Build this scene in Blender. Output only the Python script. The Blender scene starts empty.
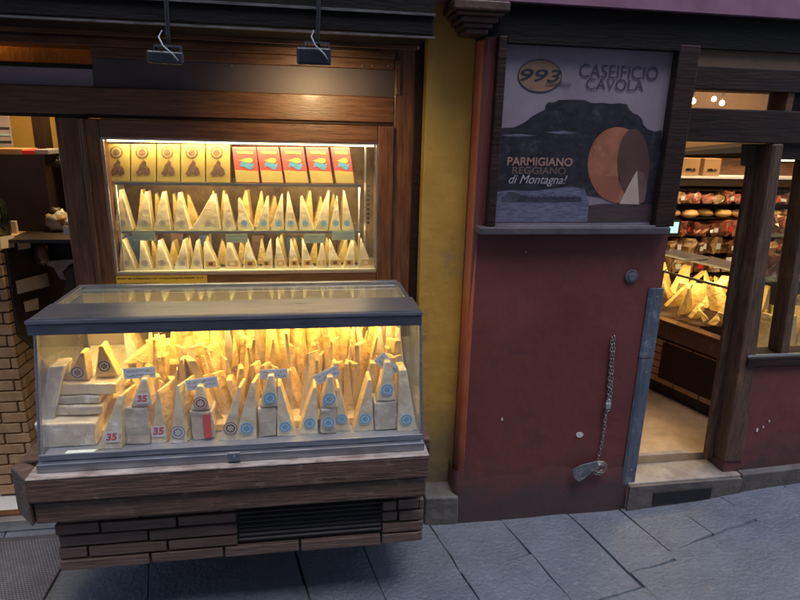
import bpy, bmesh, math, random
from mathutils import Vector, Matrix, noise
random.seed(11)
R = random.random
def U(a, b): return a + (b - a) * random.random()
C = bpy.context.scene.collection
SC = bpy.context.scene

# ------------------------------------------------------------ camera
CAM = Vector((0, -2.35, 1.6)); F = 592.2
AX = Matrix(((0.98756646, -0.01975133, 0.15595631),
             (-0.15534678, -0.27458321, 0.94893174),
             (0.02408032, -0.96136047, -0.27423747)))      # columns: right, down, forward
cd = bpy.data.cameras.new('camera'); cam = bpy.data.objects.new('camera', cd); C.objects.link(cam)
rt, dn, fw = AX.col[0], AX.col[1], AX.col[2]
cam.matrix_world = Matrix(((rt.x, -dn.x, -fw.x, CAM.x), (rt.y, -dn.y, -fw.y, CAM.y), (rt.z, -dn.z, -fw.z, CAM.z), (0, 0, 0, 1)))
cd.sensor_width = 36; cd.lens = F / 800 * 36; cd.clip_start = .02; cd.clip_end = 300
SC.camera = cam

# ------------------------------------------------------------ sky, sun, exposure
w = bpy.data.worlds.new('World'); SC.world = w; w.use_nodes = True
nt = w.node_tree; bg = nt.nodes['Background']
sky = nt.nodes.new('ShaderNodeTexSky'); sky.sky_type = 'NISHITA'; sky.sun_disc = False
sky.sun_elevation = math.radians(70); sky.sun_rotation = math.radians(165)
nt.links.new(sky.outputs[0], bg.inputs[0]); bg.inputs[1].default_value = 0.15
sl = bpy.data.lights.new('sun', 'SUN'); sl.energy = 0.5; sl.angle = math.radians(25); sl.color = (1, .96, .9)
so = bpy.data.objects.new('sun', sl); C.objects.link(so)
so.rotation_euler = (math.radians(20), 0, math.radians(15))
SC.view_settings.view_transform = 'Standard'; SC.view_settings.look = 'None'
SC.view_settings.gamma = 1; SC.view_settings.use_curve_mapping = False
SC.view_settings.exposure = 1.6

# ------------------------------------------------------------ helpers
def at(px, py, Y=None, Z=None, X=None):
    """world point on a plane of the place (a facade, a deck, a shelf) for a measured photo position"""
    d = AX @ Vector((px - 400, py - 300, F))
    if Y is not None: t = (Y - CAM.y) / d.y
    elif Z is not None: t = (Z - CAM.z) / d.z
    else: t = (X - CAM.x) / d.x
    return CAM + d * t

ORI = {}
def props(o, label=None, cat=None, group=None, kind=None):
    if label: o['label'] = label
    if cat: o['category'] = cat
    if group: o['group'] = group
    if kind: o['kind'] = kind
    return o
def thing(name, label, cat, loc=(0, 0, 0), group=None):
    o = bpy.data.objects.new(name, None); C.objects.link(o); o.location = loc; o.empty_display_size = .1
    ORI[o.name] = Vector(loc)
    return props(o, label, cat, group)

class MB:
    def __init__(s): s.bm = bmesh.new()
    def face(s, vs, mi=0, smooth=False):
        f = s.bm.faces.new([s.bm.verts.new(v) for v in vs]); f.material_index = mi; f.smooth = smooth; return s
    def hexa(s, p, mi=0):
        v = [s.bm.verts.new(q) for q in p]
        for a in ((0, 1, 2, 3), (7, 6, 5, 4), (0, 4, 5, 1), (1, 5, 6, 2), (2, 6, 7, 3), (3, 7, 4, 0)):
            f = s.bm.faces.new([v[i] for i in a]); f.material_index = mi
        return s
    def box(s, x0, x1, y0, y1, z0, z1, mi=0):
        return s.hexa([(x0, y0, z0), (x1, y0, z0), (x1, y0, z1), (x0, y0, z1), (x0, y1, z0), (x1, y1, z0), (x1, y1, z1), (x0, y1, z1)], mi)
    def prism(s, pts, vec, mi=0, side=None):
        vec = Vector(vec); a = [s.bm.verts.new(Vector(p)) for p in pts]; b = [s.bm.verts.new(Vector(p) + vec) for p in pts]
        n = len(pts); side = mi if side is None else side
        f = s.bm.faces.new(a); f.material_index = mi
        f = s.bm.faces.new(b[::-1]); f.material_index = mi
        for i in range(n):
            f = s.bm.faces.new((a[(i + 1) % n], a[i], b[i], b[(i + 1) % n])); f.material_index = side
        return s
    def tube(s, pts, r, n=8, mi=0, cap=True):
        pts = [Vector(p) for p in pts]; rings = []
        for i, p in enumerate(pts):
            t = (pts[min(i + 1, len(pts) - 1)] - pts[max(i - 1, 0)]).normalized()
            u = t.cross(Vector((0, 0, 1)) if abs(t.z) < .9 else Vector((1, 0, 0))).normalized(); v = t.cross(u)
            rr = r[i] if isinstance(r, (list, tuple)) else r
            rings.append([s.bm.verts.new(p + u * rr * math.cos(k * 2 * math.pi / n) + v * rr * math.sin(k * 2 * math.pi / n)) for k in range(n)])
        for a, b in zip(rings, rings[1:]):
            for k in range(n):
                f = s.bm.faces.new((a[k], a[(k + 1) % n], b[(k + 1) % n], b[k])); f.smooth = True; f.material_index = mi
        if cap:
            for q in (rings[0][::-1], rings[-1]):
                f = s.bm.faces.new(q); f.material_index = mi
        return s
    def disc(s, c, ax, r, h=.002, n=24, mi=0, ry=None):
        c = Vector(c); ax = Vector(ax).normalized()
        u = ax.cross(Vector((0, 0, 1)) if abs(ax.z) < .9 else Vector((1, 0, 0))).normalized(); v = ax.cross(u)
        pts = [c + u * r * math.cos(k * 2 * math.pi / n) + v * (ry or r) * math.sin(k * 2 * math.pi / n) for k in range(n)]
        return s.prism(pts, ax * h, mi)
    def blob(s, c, r, seg=12, mi=0, amp=.15, fr=2.5, seed=0):
        c = Vector(c); m = bmesh.ops.create_uvsphere(s.bm, u_segments=seg, v_segments=max(6, seg * 2 // 3), radius=1)
        for v in m['verts']:
            p = v.co.copy(); k = 1 + amp * noise.noise(p * fr + Vector((seed, seed * 2.1, 3)))
            v.co = c + Vector((p.x * r[0], p.y * r[1], p.z * r[2])) * k
            for f in v.link_faces: f.smooth = True; f.material_index = mi
        return s
    def build(s, name, mats, parent=None, loc=None, bevel=0, sub=0, amp=0, fr=8, solid=0):
        o0 = Vector((0, 0, 0))
        if parent is not None: o0 = ORI[parent.name]
        elif loc is not None: o0 = Vector(loc)
        if sub:
            bmesh.ops.subdivide_edges(s.bm, edges=s.bm.edges[:], cuts=sub, use_grid_fill=True)
        if amp:
            for v in s.bm.verts:
                v.co += Vector(noise.noise_vector(v.co * fr)) * amp
        for v in s.bm.verts: v.co -= o0
        bmesh.ops.recalc_face_normals(s.bm, faces=s.bm.faces[:])
        me = bpy.data.meshes.new(name); s.bm.to_mesh(me); s.bm.free()
        for m in (mats if isinstance(mats, (list, tuple)) else [mats]): me.materials.append(m)
        o = bpy.data.objects.new(name, me); C.objects.link(o)
        if parent is not None: o.parent = parent
        elif loc is not None: o.location = loc
        ORI[o.name] = o0
        if bevel:
            b = o.modifiers.new('bevel', 'BEVEL'); b.width = bevel; b.segments = 2; b.limit_method = 'ANGLE'; b.angle_limit = .6
        return o

def text(name, s, x0, x1, z0, z1, Y, m, parent, shear=0, bold=0, rot=0, depth=.0006):
    """lettering as a thin raised mesh fitted to a rectangle facing -Y"""
    cu = bpy.data.curves.new('lettering', 'FONT'); cu.body = s; cu.shear = shear; cu.offset = bold; cu.extrude = 0
    t = bpy.data.objects.new('lettering', cu); C.objects.link(t)
    me = bpy.data.meshes.new_from_object(t.evaluated_get(bpy.context.evaluated_depsgraph_get()))
    bpy.data.objects.remove(t); bpy.data.curves.remove(cu)
    xs = [v.co.x for v in me.vertices]; ys = [v.co.y for v in me.vertices]
    ax, bx, ay, by = min(xs), max(xs), min(ys), max(ys)
    cx, cz = (x0 + x1) / 2, (z0 + z1) / 2
    o0 = ORI[parent.name]; c, sn = math.cos(rot), math.sin(rot)
    for v in me.vertices:
        a = x0 + (v.co.x - ax) / (bx - ax) * (x1 - x0) - cx; b = z0 + (v.co.y - ay) / (by - ay) * (z1 - z0) - cz
        v.co = Vector((cx + a * c - b * sn, Y, cz + a * sn + b * c)) - o0
    me.name = name; me.materials.clear(); me.materials.append(m)
    o = bpy.data.objects.new(name, me); C.objects.link(o); o.parent = parent; ORI[o.name] = o0
    return o

def mat(name, c1, c2=None, scale=8, stretch=(1, 1, 1), rough=.5, bump=.2, bscale=None, metal=0, coat=0, detail=6,
        c3=None, spots=0, ramp=(.35, .65), spec=None, transl=0):
    m = bpy.data.materials.new(name); m.use_nodes = True; nt = m.node_tree; N = nt.nodes; L = nt.links
    b = N['Principled BSDF']; b.inputs['Roughness'].default_value = rough; b.inputs['Metallic'].default_value = metal
    b.inputs['Coat Weight'].default_value = coat; b.inputs['Coat Roughness'].default_value = .12
    if spec is not None: b.inputs['Specular IOR Level'].default_value = spec
    tc = N.new('ShaderNodeTexCoord'); mp = N.new('ShaderNodeMapping'); mp.inputs['Scale'].default_value = stretch
    L.new(tc.outputs['Object'], mp.inputs[0])
    oi = N.new('ShaderNodeObjectInfo'); ad = N.new('ShaderNodeVectorMath'); ad.operation = 'ADD'
    ml = N.new('ShaderNodeVectorMath'); ml.operation = 'MULTIPLY'
    L.new(oi.outputs['Random'], ml.inputs[0]); ml.inputs[1].default_value = (7, 9, 11)
    L.new(tc.outputs['Object'], ad.inputs[0]); L.new(ml.outputs[0], ad.inputs[1]); L.new(ad.outputs[0], mp.inputs[0])
    n = N.new('ShaderNodeTexNoise'); n.inputs['Scale'].default_value = scale; n.inputs['Detail'].default_value = detail
    n.inputs['Roughness'].default_value = .65; L.new(mp.outputs[0], n.inputs['Vector'])
    r = N.new('ShaderNodeValToRGB'); c2 = c2 or tuple(x * .75 for x in c1)
    r.color_ramp.elements[0].position = ramp[0]; r.color_ramp.elements[1].position = ramp[1]
    r.color_ramp.elements[0].color = (*c2, 1); r.color_ramp.elements[1].color = (*c1, 1)
    L.new(n.outputs['Fac'], r.inputs[0]); col = r.outputs[0]
    if c3:
        n3 = N.new('ShaderNodeTexNoise'); n3.inputs['Scale'].default_value = spots or scale * 4; n3.inputs['Detail'].default_value = 8
        n3.inputs['Roughness'].default_value = .7
        L.new(ad.outputs[0], n3.inputs['Vector'])
        r3 = N.new('ShaderNodeValToRGB'); r3.color_ramp.elements[0].position = .56; r3.color_ramp.elements[1].position = .68
        L.new(n3.outputs['Fac'], r3.inputs[0])
        mx = N.new('ShaderNodeMix'); mx.data_type = 'RGBA'; L.new(r3.outputs[0], mx.inputs['Factor'])
        L.new(col, mx.inputs['A']); mx.inputs['B'].default_value = (*c3, 1); col = mx.outputs['Result']
    L.new(col, b.inputs['Base Color'])
    nr = N.new('ShaderNodeMapRange'); nr.inputs['To Min'].default_value = max(0, rough - .12); nr.inputs['To Max'].default_value = min(1, rough + .12)
    L.new(n.outputs['Fac'], nr.inputs['Value']); L.new(nr.outputs[0], b.inputs['Roughness'])
    if bump:
        n2 = N.new('ShaderNodeTexNoise'); n2.inputs['Scale'].default_value = bscale or scale * 3; n2.inputs['Detail'].default_value = 8
        L.new(mp.outputs[0], n2.inputs['Vector'])
        bp = N.new('ShaderNodeBump'); bp.inputs['Strength'].default_value = bump; bp.inputs['Distance'].default_value = .01
        L.new(n2.outputs['Fac'], bp.inputs['Height']); L.new(bp.outputs[0], b.inputs['Normal'])
    return m
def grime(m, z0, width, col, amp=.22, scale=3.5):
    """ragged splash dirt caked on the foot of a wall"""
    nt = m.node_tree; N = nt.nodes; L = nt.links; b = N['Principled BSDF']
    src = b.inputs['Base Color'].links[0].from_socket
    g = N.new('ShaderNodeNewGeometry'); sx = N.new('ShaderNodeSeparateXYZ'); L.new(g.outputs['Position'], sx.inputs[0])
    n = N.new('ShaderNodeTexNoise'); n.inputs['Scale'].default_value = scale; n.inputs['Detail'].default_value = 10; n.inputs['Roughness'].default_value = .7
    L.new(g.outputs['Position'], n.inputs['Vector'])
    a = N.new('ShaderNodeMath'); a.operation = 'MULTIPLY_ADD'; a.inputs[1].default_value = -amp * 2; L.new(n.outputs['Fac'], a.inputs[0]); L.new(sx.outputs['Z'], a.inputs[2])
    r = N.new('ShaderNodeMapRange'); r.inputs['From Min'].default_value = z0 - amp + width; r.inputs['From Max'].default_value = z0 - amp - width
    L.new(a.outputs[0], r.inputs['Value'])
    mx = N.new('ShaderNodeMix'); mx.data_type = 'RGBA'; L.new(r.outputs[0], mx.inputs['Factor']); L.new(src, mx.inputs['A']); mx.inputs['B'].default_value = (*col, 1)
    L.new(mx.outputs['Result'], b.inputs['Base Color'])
def glow(name, col, st):
    m = bpy.data.materials.new(name); m.use_nodes = True; b = m.node_tree.nodes['Principled BSDF']
    b.inputs['Base Color'].default_value = (*col, 1); b.inputs['Emission Color'].default_value = (*col, 1); b.inputs['Emission Strength'].default_value = st
    return m
def glass(name, tint=(1, 1, 1), rough=0.0, dirt=.03):
    """thin pane: clear, with Fresnel reflection and a trace of dust"""
    m = bpy.data.materials.new(name); m.use_nodes = True; nt = m.node_tree; N = nt.nodes; L = nt.links; N.clear()
    out = N.new('ShaderNodeOutputMaterial'); t = N.new('ShaderNodeBsdfTransparent'); t.inputs[0].default_value = (*tint, 1)
    g = N.new('ShaderNodeBsdfGlossy'); g.inputs['Roughness'].default_value = rough
    fr = N.new('ShaderNodeFresnel'); ge = N.new('ShaderNodeNewGeometry'); mr = N.new('ShaderNodeMapRange')
    mr.inputs['To Min'].default_value = 1.5; mr.inputs['To Max'].default_value = 1 / 1.5     # same reflection on both faces
    L.new(ge.outputs['Backfacing'], mr.inputs['Value']); L.new(mr.outputs[0], fr.inputs[0])
    mx = N.new('ShaderNodeMixShader'); L.new(fr.outputs[0], mx.inputs[0]); L.new(t.outputs[0], mx.inputs[1]); L.new(g.outputs[0], mx.inputs[2])
    d = N.new('ShaderNodeBsdfDiffuse'); d.inputs[0].default_value = (.7, .7, .7, 1)
    n = N.new('ShaderNodeTexNoise'); n.inputs['Scale'].default_value = 3; n.inputs['Detail'].default_value = 6
    tc = N.new('ShaderNodeTexCoord'); L.new(tc.outputs['Object'], n.inputs['Vector'])
    mu = N.new('ShaderNodeMath'); mu.operation = 'MULTIPLY'; mu.inputs[1].default_value = dirt * 2; L.new(n.outputs['Fac'], mu.inputs[0])
    m2 = N.new('ShaderNodeMixShader'); L.new(mu.outputs[0], m2.inputs[0]); L.new(mx.outputs[0], m2.inputs[1]); L.new(d.outputs[0], m2.inputs[2])
    L.new(m2.outputs[0], out.inputs[0]); return m

def area(parent, loc, target, sx, sy, power, col, name='lamp_or_fill', spread=180):
    l = bpy.data.lights.new(name, 'AREA'); l.shape = 'RECTANGLE'; l.size = sx; l.size_y = sy; l.energy = power; l.color = col
    l.spread = math.radians(spread)
    o = bpy.data.objects.new(name, l); C.objects.link(o)
    d = (Vector(target) - Vector(loc))
    o.parent = parent; o.location = Vector(loc) - ORI[parent.name]
    o.rotation_euler = d.to_track_quat('-Z', 'Y').to_euler(); return o

# ------------------------------------------------------------ materials
M = {}
M['wood'] = mat('varnished_wood', (.185, .082, .036), (.085, .034, .014), 7, (1, 13, 13), .38, .14, 26, coat=.15)
M['woodv'] = mat('varnished_wood_upright', (.21, .086, .034), (.09, .034, .013), 7, (13, 13, 1), .38, .14, 26, coat=.15)
M['wood_dark'] = mat('dark_wood', (.032, .013, .009), (.013, .006, .004), 5, (1, 8, 8), .55, .3, 14, spec=.3)
M['wood_old'] = mat('old_worn_wood', (.12, .062, .034), (.045, .024, .014), 6, (9, 9, 1.2), .55, .7, 10, c3=(.15, .085, .045), spots=9)
M['wood_base'] = mat('weathered_slats', (.165, .098, .078), (.105, .060, .047), 6, (1, 9, 9), .62, .6, 12, c3=(.13, .09, .075), spots=30)
M['wood_rim'] = mat('scuffed_rim_wood', (.13, .072, .050), (.07, .038, .027), 6, (1, 9, 9), .55, .6, 12, c3=(.17, .12, .095), spots=22)
M['wood_top'] = mat('scuffed_pale_wood', (.42, .36, .32), (.16, .11, .09), 9, (1, 5, 5), .6, .5, 20, c3=(.10, .06, .05), spots=14)
M['black'] = mat('black_paint', (.012, .011, .013), (.007, .006, .008), 6, rough=.5, bump=.1)
M['beam'] = mat('black_beam', (.011, .008, .008), (.005, .004, .004), 6, (1, 6, 6), .7, .3, spec=.2)  # near-black colour for lintels, awning casing and sign rail
M['rail'] = mat('dull_metal_rail', (.16, .15, .16), (.07, .065, .07), 12, (1, 4, 4), .5, .2, metal=.3)
M['yellow'] = mat('ochre_plaster', (.50, .30, .055), (.40, .235, .045), 5, rough=.75, bump=.35, bscale=30, c3=(.30, .20, .07), spots=4)
M['orange'] = mat('orange_plaster', (.42, .12, .055), (.33, .085, .04), 6, rough=.75, bump=.3, bscale=30)
M['red'] = mat('oxblood_plaster', (.150, .037, .032), (.108, .027, .026), 2.6, rough=.55, bump=.5, bscale=14, c3=(.085, .03, .032), spots=3.2, detail=10)
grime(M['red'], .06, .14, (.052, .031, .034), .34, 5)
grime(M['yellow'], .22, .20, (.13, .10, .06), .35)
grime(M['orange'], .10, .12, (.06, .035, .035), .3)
M['violet'] = mat('purple_plaster', (.27, .13, .20), (.19, .085, .14), 5, (1, 3, 1), .7, .2)
M['plinth'] = mat('grimy_plinth', (.060, .040, .040), (.036, .026, .028), 7, rough=.75, bump=.8, bscale=18, c3=(.10, .034, .032), spots=7)
M['stone'] = mat('worn_stone', (.30, .26, .22), (.17, .145, .13), 9, rough=.6, bump=.5, bscale=30, c3=(.12, .10, .09), spots=12)
M['stone_dark'] = mat('dark_stone', (.12, .105, .10), (.065, .055, .055), 9, rough=.7, bump=.6, bscale=30)
M['floor_in'] = mat('warm_terrazzo', (.42, .30, .19), (.28, .19, .12), 7, rough=.4, bump=.15, bscale=40)
M['tile_w'] = mat('pale_tile', (.75, .74, .74), (.62, .62, .63), 5, rough=.35, bump=.1)
M['steel'] = mat('brushed_steel', (.36, .37, .41), (.24, .25, .29), 9, (1, 12, 12), .32, .08, metal=.85)
M['steel_d'] = mat('dark_steel', (.13, .14, .18), (.08, .085, .11), 9, (1, 8, 8), .35, .08, metal=.6)
M['steel_j'] = mat('painted_steel_guard', (.125, .15, .20), (.075, .092, .13), 8, (6, 6, 1), .45, .3, metal=.3, c3=(.22, .24, .28), spots=16)
M['alu'] = mat('aluminium', (.62, .62, .62), (.5, .5, .5), 9, rough=.3, bump=.05, metal=.8)
M['inner'] = mat('cabinet_lining', (.62, .58, .48), (.52, .48, .40), 4, rough=.3, bump=.05)
M['mirror'] = mat('smoky_mirror', (.34, .22, .11), (.13, .075, .045), 9, rough=.38, bump=.25, metal=.35)
M['cut'] = mat('cheese_cut_face', (.86, .67, .28), (.62, .40, .12), 16, rough=.45, bump=.9, bscale=45, coat=.35, detail=10, c3=(.88, .72, .42), spots=22, ramp=(.3, .7))
M['pale'] = mat('cheese_pale_face', (.80, .70, .50), (.60, .48, .30), 14, rough=.36, bump=.6, bscale=24, coat=.7, c3=(.84, .82, .78), spots=18)
M['rind'] = mat('cheese_rind', (.52, .34, .15), (.36, .21, .09), 14, rough=.5, bump=.4, coat=.3)
M['wrap'] = mat('shrink_wrapped_cheese', (.60, .53, .43), (.38, .31, .25), 11, rough=.26, bump=.6, bscale=16, coat=.8, c3=(.75, .73, .72), spots=16)
M['lbl_blue'] = mat('blue_ink', (.10, .33, .60), (.08, .27, .50), 30, bump=0)
M['lbl_lblue'] = mat('pale_blue_label', (.42, .62, .74), (.36, .56, .70), 30, bump=0)
M['lbl_white'] = mat('white_label', (.72, .72, .74), (.62, .62, .66), 20, bump=0)
M['lbl_red'] = mat('red_ink', (.65, .04, .04), (.55, .03, .03), 30, bump=0)
M['lbl_brown'] = mat('brown_label', (.20, .055, .045), (.14, .04, .03), 30, bump=0)
M['lbl_grey'] = mat('grey_label', (.30, .28, .32), (.22, .2, .24), 30, bump=0)
M['lbl_gold'] = mat('gold_label', (.62, .42, .10), (.5, .32, .08), 30, bump=0)
M['ink'] = mat('dark_ink', (.03, .03, .05), (.02, .02, .03), 30, bump=0)
M['card'] = mat('price_card', (.50, .62, .80), (.42, .54, .74), 10, bump=.05)
M['card_g'] = mat('green_price_card', (.46, .58, .44), (.38, .5, .38), 10, bump=.05)
M['paper'] = mat('buff_paper', (.72, .62, .54), (.62, .53, .46), 12, bump=.1)
M['ystrip'] = mat('yellow_strip', (.78, .50, .04), (.70, .44, .04), 10, bump=0)
M['box_y'] = mat('yellow_carton', (.50, .37, .11), (.42, .30, .09), 14, rough=.35, bump=.05)
M['box_r'] = mat('red_carton', (.62, .10, .09), (.50, .07, .07), 14, rough=.35, bump=.05)
M['box_c'] = mat('cream_carton', (.62, .50, .17), (.54, .42, .14), 14, rough=.35, bump=.05)
M['fig'] = mat('printed_plum', (.10, .045, .05), (.22, .13, .07), 90, bump=0, ramp=(.4, .6))
M['brick'] = mat('tan_brick', (.50, .31, .16), (.36, .21, .11), 12, rough=.7, bump=.6, bscale=30)
M['mortar'] = mat('dark_mortar', (.05, .035, .025), (.03, .02, .015), 20, bump=.4)
M['board'] = mat('dark_board', (.035, .02, .018), (.022, .013, .012), 5, rough=.45, bump=.1)
M['wall_in'] = mat('ochre_interior', (.42, .26, .07), (.34, .2, .05), 4, rough=.7, bump=.1)
M['wall_dk'] = mat('brown_interior', (.16, .095, .05), (.11, .065, .035), 4, rough=.7, bump=.1)
M['cardboard'] = mat('cardboard', (.36, .21, .10), (.29, .165, .08), 12, rough=.7, bump=.1)
M['chain'] = mat('galvanised_chain', (.42, .38, .36), (.2, .16, .15), 40, rough=.4, bump=.1, metal=.7)
M['plaster_w'] = mat('bare_plaster', (.62, .60, .60), (.45, .43, .44), 30, rough=.8, bump=.6)
M['glass'] = glass('clear_glass'); M['glass_top'] = glass('lid_glass', (.95, 1, .93), dirt=.05)
M['glass_case'] = glass('case_glass', dirt=.035)
M['glass_green'] = glass('shelf_glass', (.80, .93, .84), dirt=.06)
M['transom'] = mat('tinted_transom_panel', (.115, .085, .095), (.085, .062, .072), 3, rough=.5, bump=.04)
M['transom_refl'] = mat('violet_transom_reflection', (.36, .24, .31), (.30, .19, .26), 4, rough=.35, bump=.04)  # violet reflection in the transom glass put into the base colour

# ------------------------------------------------------------ ground
def gz(x, y=0):
    return -.172 + max(0, x - 1.45) * .085 + .006 * noise.noise(Vector((x * 1.3, y * 1.3, 5)))
street_m = mat('paving_slabs', (.122, .138, .172), (.092, .103, .130), 5.5, rough=.5, bump=.9, bscale=60, c3=(.165, .168, .19), spots=26, detail=12)
joint_m = mat('paving_joints', (.062, .066, .080), (.038, .040, .050), 20, rough=.8, bump=.8)
m = MB()
nx, ny = 60, 30
G = [[m.bm.verts.new((-20 + 40 * i / nx if not 12 < i < 48 else -4 + 8 * (i - 12) / 36 * 1.0, 0, 0)) for i in range(0)] for j in range(0)]
xs = [-30, -15, -8] + [-5 + .25 * i for i in range(41)] + [8, 15, 30]; ys = [-5.2, -4] + [-3 + .2 * i for i in range(17)] + [.36]
V = [[m.bm.verts.new((x, y, gz(min(x, 6), y) - .012)) for x in xs] for y in ys]
for j in range(len(ys) - 1):
    for i in range(len(xs) - 1): m.bm.faces.new((V[j][i], V[j][i + 1], V[j + 1][i + 1], V[j + 1][i])).smooth = True
o = m.build('street_bed', joint_m); props(o, kind='structure')
m = MB()
ang = math.radians(-78); ca, sa = math.cos(ang), math.sin(ang)
rows = []
v = -9.0; k = 0
random.seed(5)
while v < 9:
    h = U(.24, .36); u = -9 + U(0, .5)
    while u < 9:
        l = U(.32, .75); g = .0012
        j = lambda: U(-.012, .012)
        q = [(u + g + j(), v + g + j()), (u + l - g + j(), v + g + j()), (u + l - g + j(), v + h - g + j()), (u + g + j(), v + h - g + j())]
        # finer outline so that the worn edges wander
        pts = []
        for a in range(4):
            p0, p1 = q[a], q[(a + 1) % 4]
            for t in (0, .2, .4, .6, .8):
                x = p0[0] + (p1[0] - p0[0]) * t; y = p0[1] + (p1[1] - p0[1]) * t
                x += .009 * noise.noise(Vector((x * 14, y * 14, 1))); y += .009 * noise.noise(Vector((x * 9, y * 9, 7)))
                pts.append((x * ca - y * sa, x * sa + y * ca))
        cx = sum(p[0] for p in pts) / 20; cy = sum(p[1] for p in pts) / 20
        if -3.5 < cx < 6 and -5 < cy < .5:
            dz = U(-.002, .002)
            inside = [(x, min(y, .34)) for x, y in pts]
            top = [m.bm.verts.new((x, y, gz(x, y) + dz)) for x, y in inside]
            low = [m.bm.verts.new((x + (x - cx) * .012, y + (y - cy) * .012, gz(x, y) + dz - .010)) for x, y in inside]
            try:
                cvt = m.bm.verts.new((cx, cy, gz(cx, cy) + dz + .0008))
                for a in range(20):
                    m.bm.faces.new((top[a], top[(a + 1) % 20], cvt))
                    m.bm.faces.new((low[a], low[(a + 1) % 20], top[(a + 1) % 20], top[a]))
            except Exception: pass
        u += l
    v += h
o = m.build('street', street_m); props(o, kind='structure')

# shop floors
o = MB().box(1.0, 6, .13, 4, -.03, .02).build('shop_floor', M['floor_in']); props(o, kind='structure')
o = MB().box(-5, 1.0, .2, 4, -.16, -.115).build('shop_floor', M['tile_w']); props(o, kind='structure')

# ------------------------------------------------------------ the shop building
bld = thing('shop_building', 'old street facade with ochre pillar, oxblood red wall and dark timber lintels', 'building', (1.1, .2, -.17))
m = MB()   # red wall, solid pier, chamfered at the door side
m.prism([(.685, .0, -.17), (.70, -.012, -.17), (1.558, -.012, -.17), (1.566, .0, -.17), (1.565, .45, -.17), (.685, .45, -.17)], (0, 0, 2.12))
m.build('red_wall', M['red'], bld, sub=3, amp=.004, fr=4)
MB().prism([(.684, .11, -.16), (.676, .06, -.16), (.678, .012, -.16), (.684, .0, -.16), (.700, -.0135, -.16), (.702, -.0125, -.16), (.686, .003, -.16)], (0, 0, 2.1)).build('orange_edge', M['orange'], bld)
m = MB(); pl = []
prof = [(.66, .115), (.658, .0), (.67, -.025), (.69, -.032), (1.545, -.032), (1.562, -.025), (1.575, .0), (1.575, .2)]
zz = [-.19, -.1, -.02, .05, .10]
for zi, z in enumerate(zz):
    k = [0, .004, .010, .017, .027][zi]
    ring = []
    for i in range(len(prof) - 1):
        n = 24 if i == 3 else 2
        for t in range(n):
            x = prof[i][0] + (prof[i + 1][0] - prof[i][0]) * t / n; y = prof[i][1] + (prof[i + 1][1] - prof[i][1]) * t / n
            ring.append(m.bm.verts.new((x, y + k + .006 * noise.noise(Vector((x * 7, z * 9, 0))), z + (.045 * noise.noise(Vector((x * 4, 3, 0))) + .02 * noise.noise(Vector((x * 17, 3, 0))) if zi > 2 else 0))))
    pl.append(ring)
for a, b in zip(pl, pl[1:]):
    for i in range(len(a) - 1): m.bm.faces.new((a[i], a[i + 1], b[i + 1], b[i])).smooth = True
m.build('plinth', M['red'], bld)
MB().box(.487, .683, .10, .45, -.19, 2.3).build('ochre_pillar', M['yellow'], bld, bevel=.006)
# upper wall and lintels
MB().box(.42, 5, -.02, .45, 2.075, 7.5).build('upper_wall', M['violet'], bld)
MB().box(-5, .42, .1, .45, 2.2, 7.5).build('upper_wall', M['violet'], bld)
MB().box(.685, 5, .012, .44, 1.952, 2.073).build('lintel_beam', M['beam'], bld)
m = MB()   # moulded capital over the sign frame
for i, (a, z0, z1) in enumerate([(.0, 1.955, 1.975), (.012, 1.975, 1.992), (.028, 1.992, 2.012), (.045, 2.012, 2.026), (.06, 2.026, 2.06)]):
    m.box(.60 - a, .69 + a, -.03 - a, .09, z0, z1)
m.build('capital', mat('brown_stucco', (.09, .045, .035), (.055, .028, .022), 9, bump=.5), bld, bevel=.006)
MB().box(-5, .42, .1, .45, 2.0, 2.195).build('lintel_beam', M['beam'], bld)
# wall right of the doorway
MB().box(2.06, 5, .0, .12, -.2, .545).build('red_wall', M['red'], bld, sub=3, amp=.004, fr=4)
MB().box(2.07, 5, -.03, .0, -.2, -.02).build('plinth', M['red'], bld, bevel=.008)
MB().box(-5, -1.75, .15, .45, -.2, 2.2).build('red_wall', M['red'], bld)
# interior room shell
MB().box(-5, 6, 3.0, 3.1, -.2, 2.6).build('back_wall', M['wall_dk'], bld)
MB().box(-5, 6, .46, 3.0, 2.35, 2.45).build('ceiling', M['wall_in'], bld)
MB().box(.7, .8, .46, 3.0, -.1, 2.34).build('partition_wall', M['wall_dk'], bld)
MB().box(5.0, 5.1, .1, 3.0, -.1, 2.34).build('side_wall', M['wall_dk'], bld)
MB().box(-2.6, -2.5, .46, 3.0, -.1, 2.34).build('side_wall', M['wall_dk'], bld)
# the building across the lane, behind the viewer
opp = thing('opposite_building', 'tall pale building across the narrow lane', 'building', (0, -5.2, -.17))
MB().box(-14, 14, -5.6, -5.2, -.2, 8.5).build('wall', mat('faded_plaster', (.30, .25, .22), (.22, .18, .16), 2, bump=.2), opp)
for i in range(7):
    f = MB().box(-10.5 + i * 3, -9.3 + i * 3, -5.2, -5.17, 2.6, 4.4).build('window', M['wood_dark'], opp)
    MB().box(-10.42 + i * 3, -9.38 + i * 3, -5.17, -5.165, 2.68, 4.32).build('pane', M['steel_d'], f)

# stone block at the pillar's foot
MB().hexa([(.525, -.03, -.19), (.682, -.035, -.19), (.682, -.035, -.030), (.525, -.03, -.024), (.525, .098, -.19), (.682, .098, -.19), (.682, .098, -.024), (.525, .098, -.018)]
          ).build('stone_block', M['stone_dark'], loc=(.57, 0, -.17), bevel=.008, sub=2, amp=.005)
props(C.objects['stone_block'], 'squat dark stone block at the foot of the ochre pillar', 'stone block')

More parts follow.
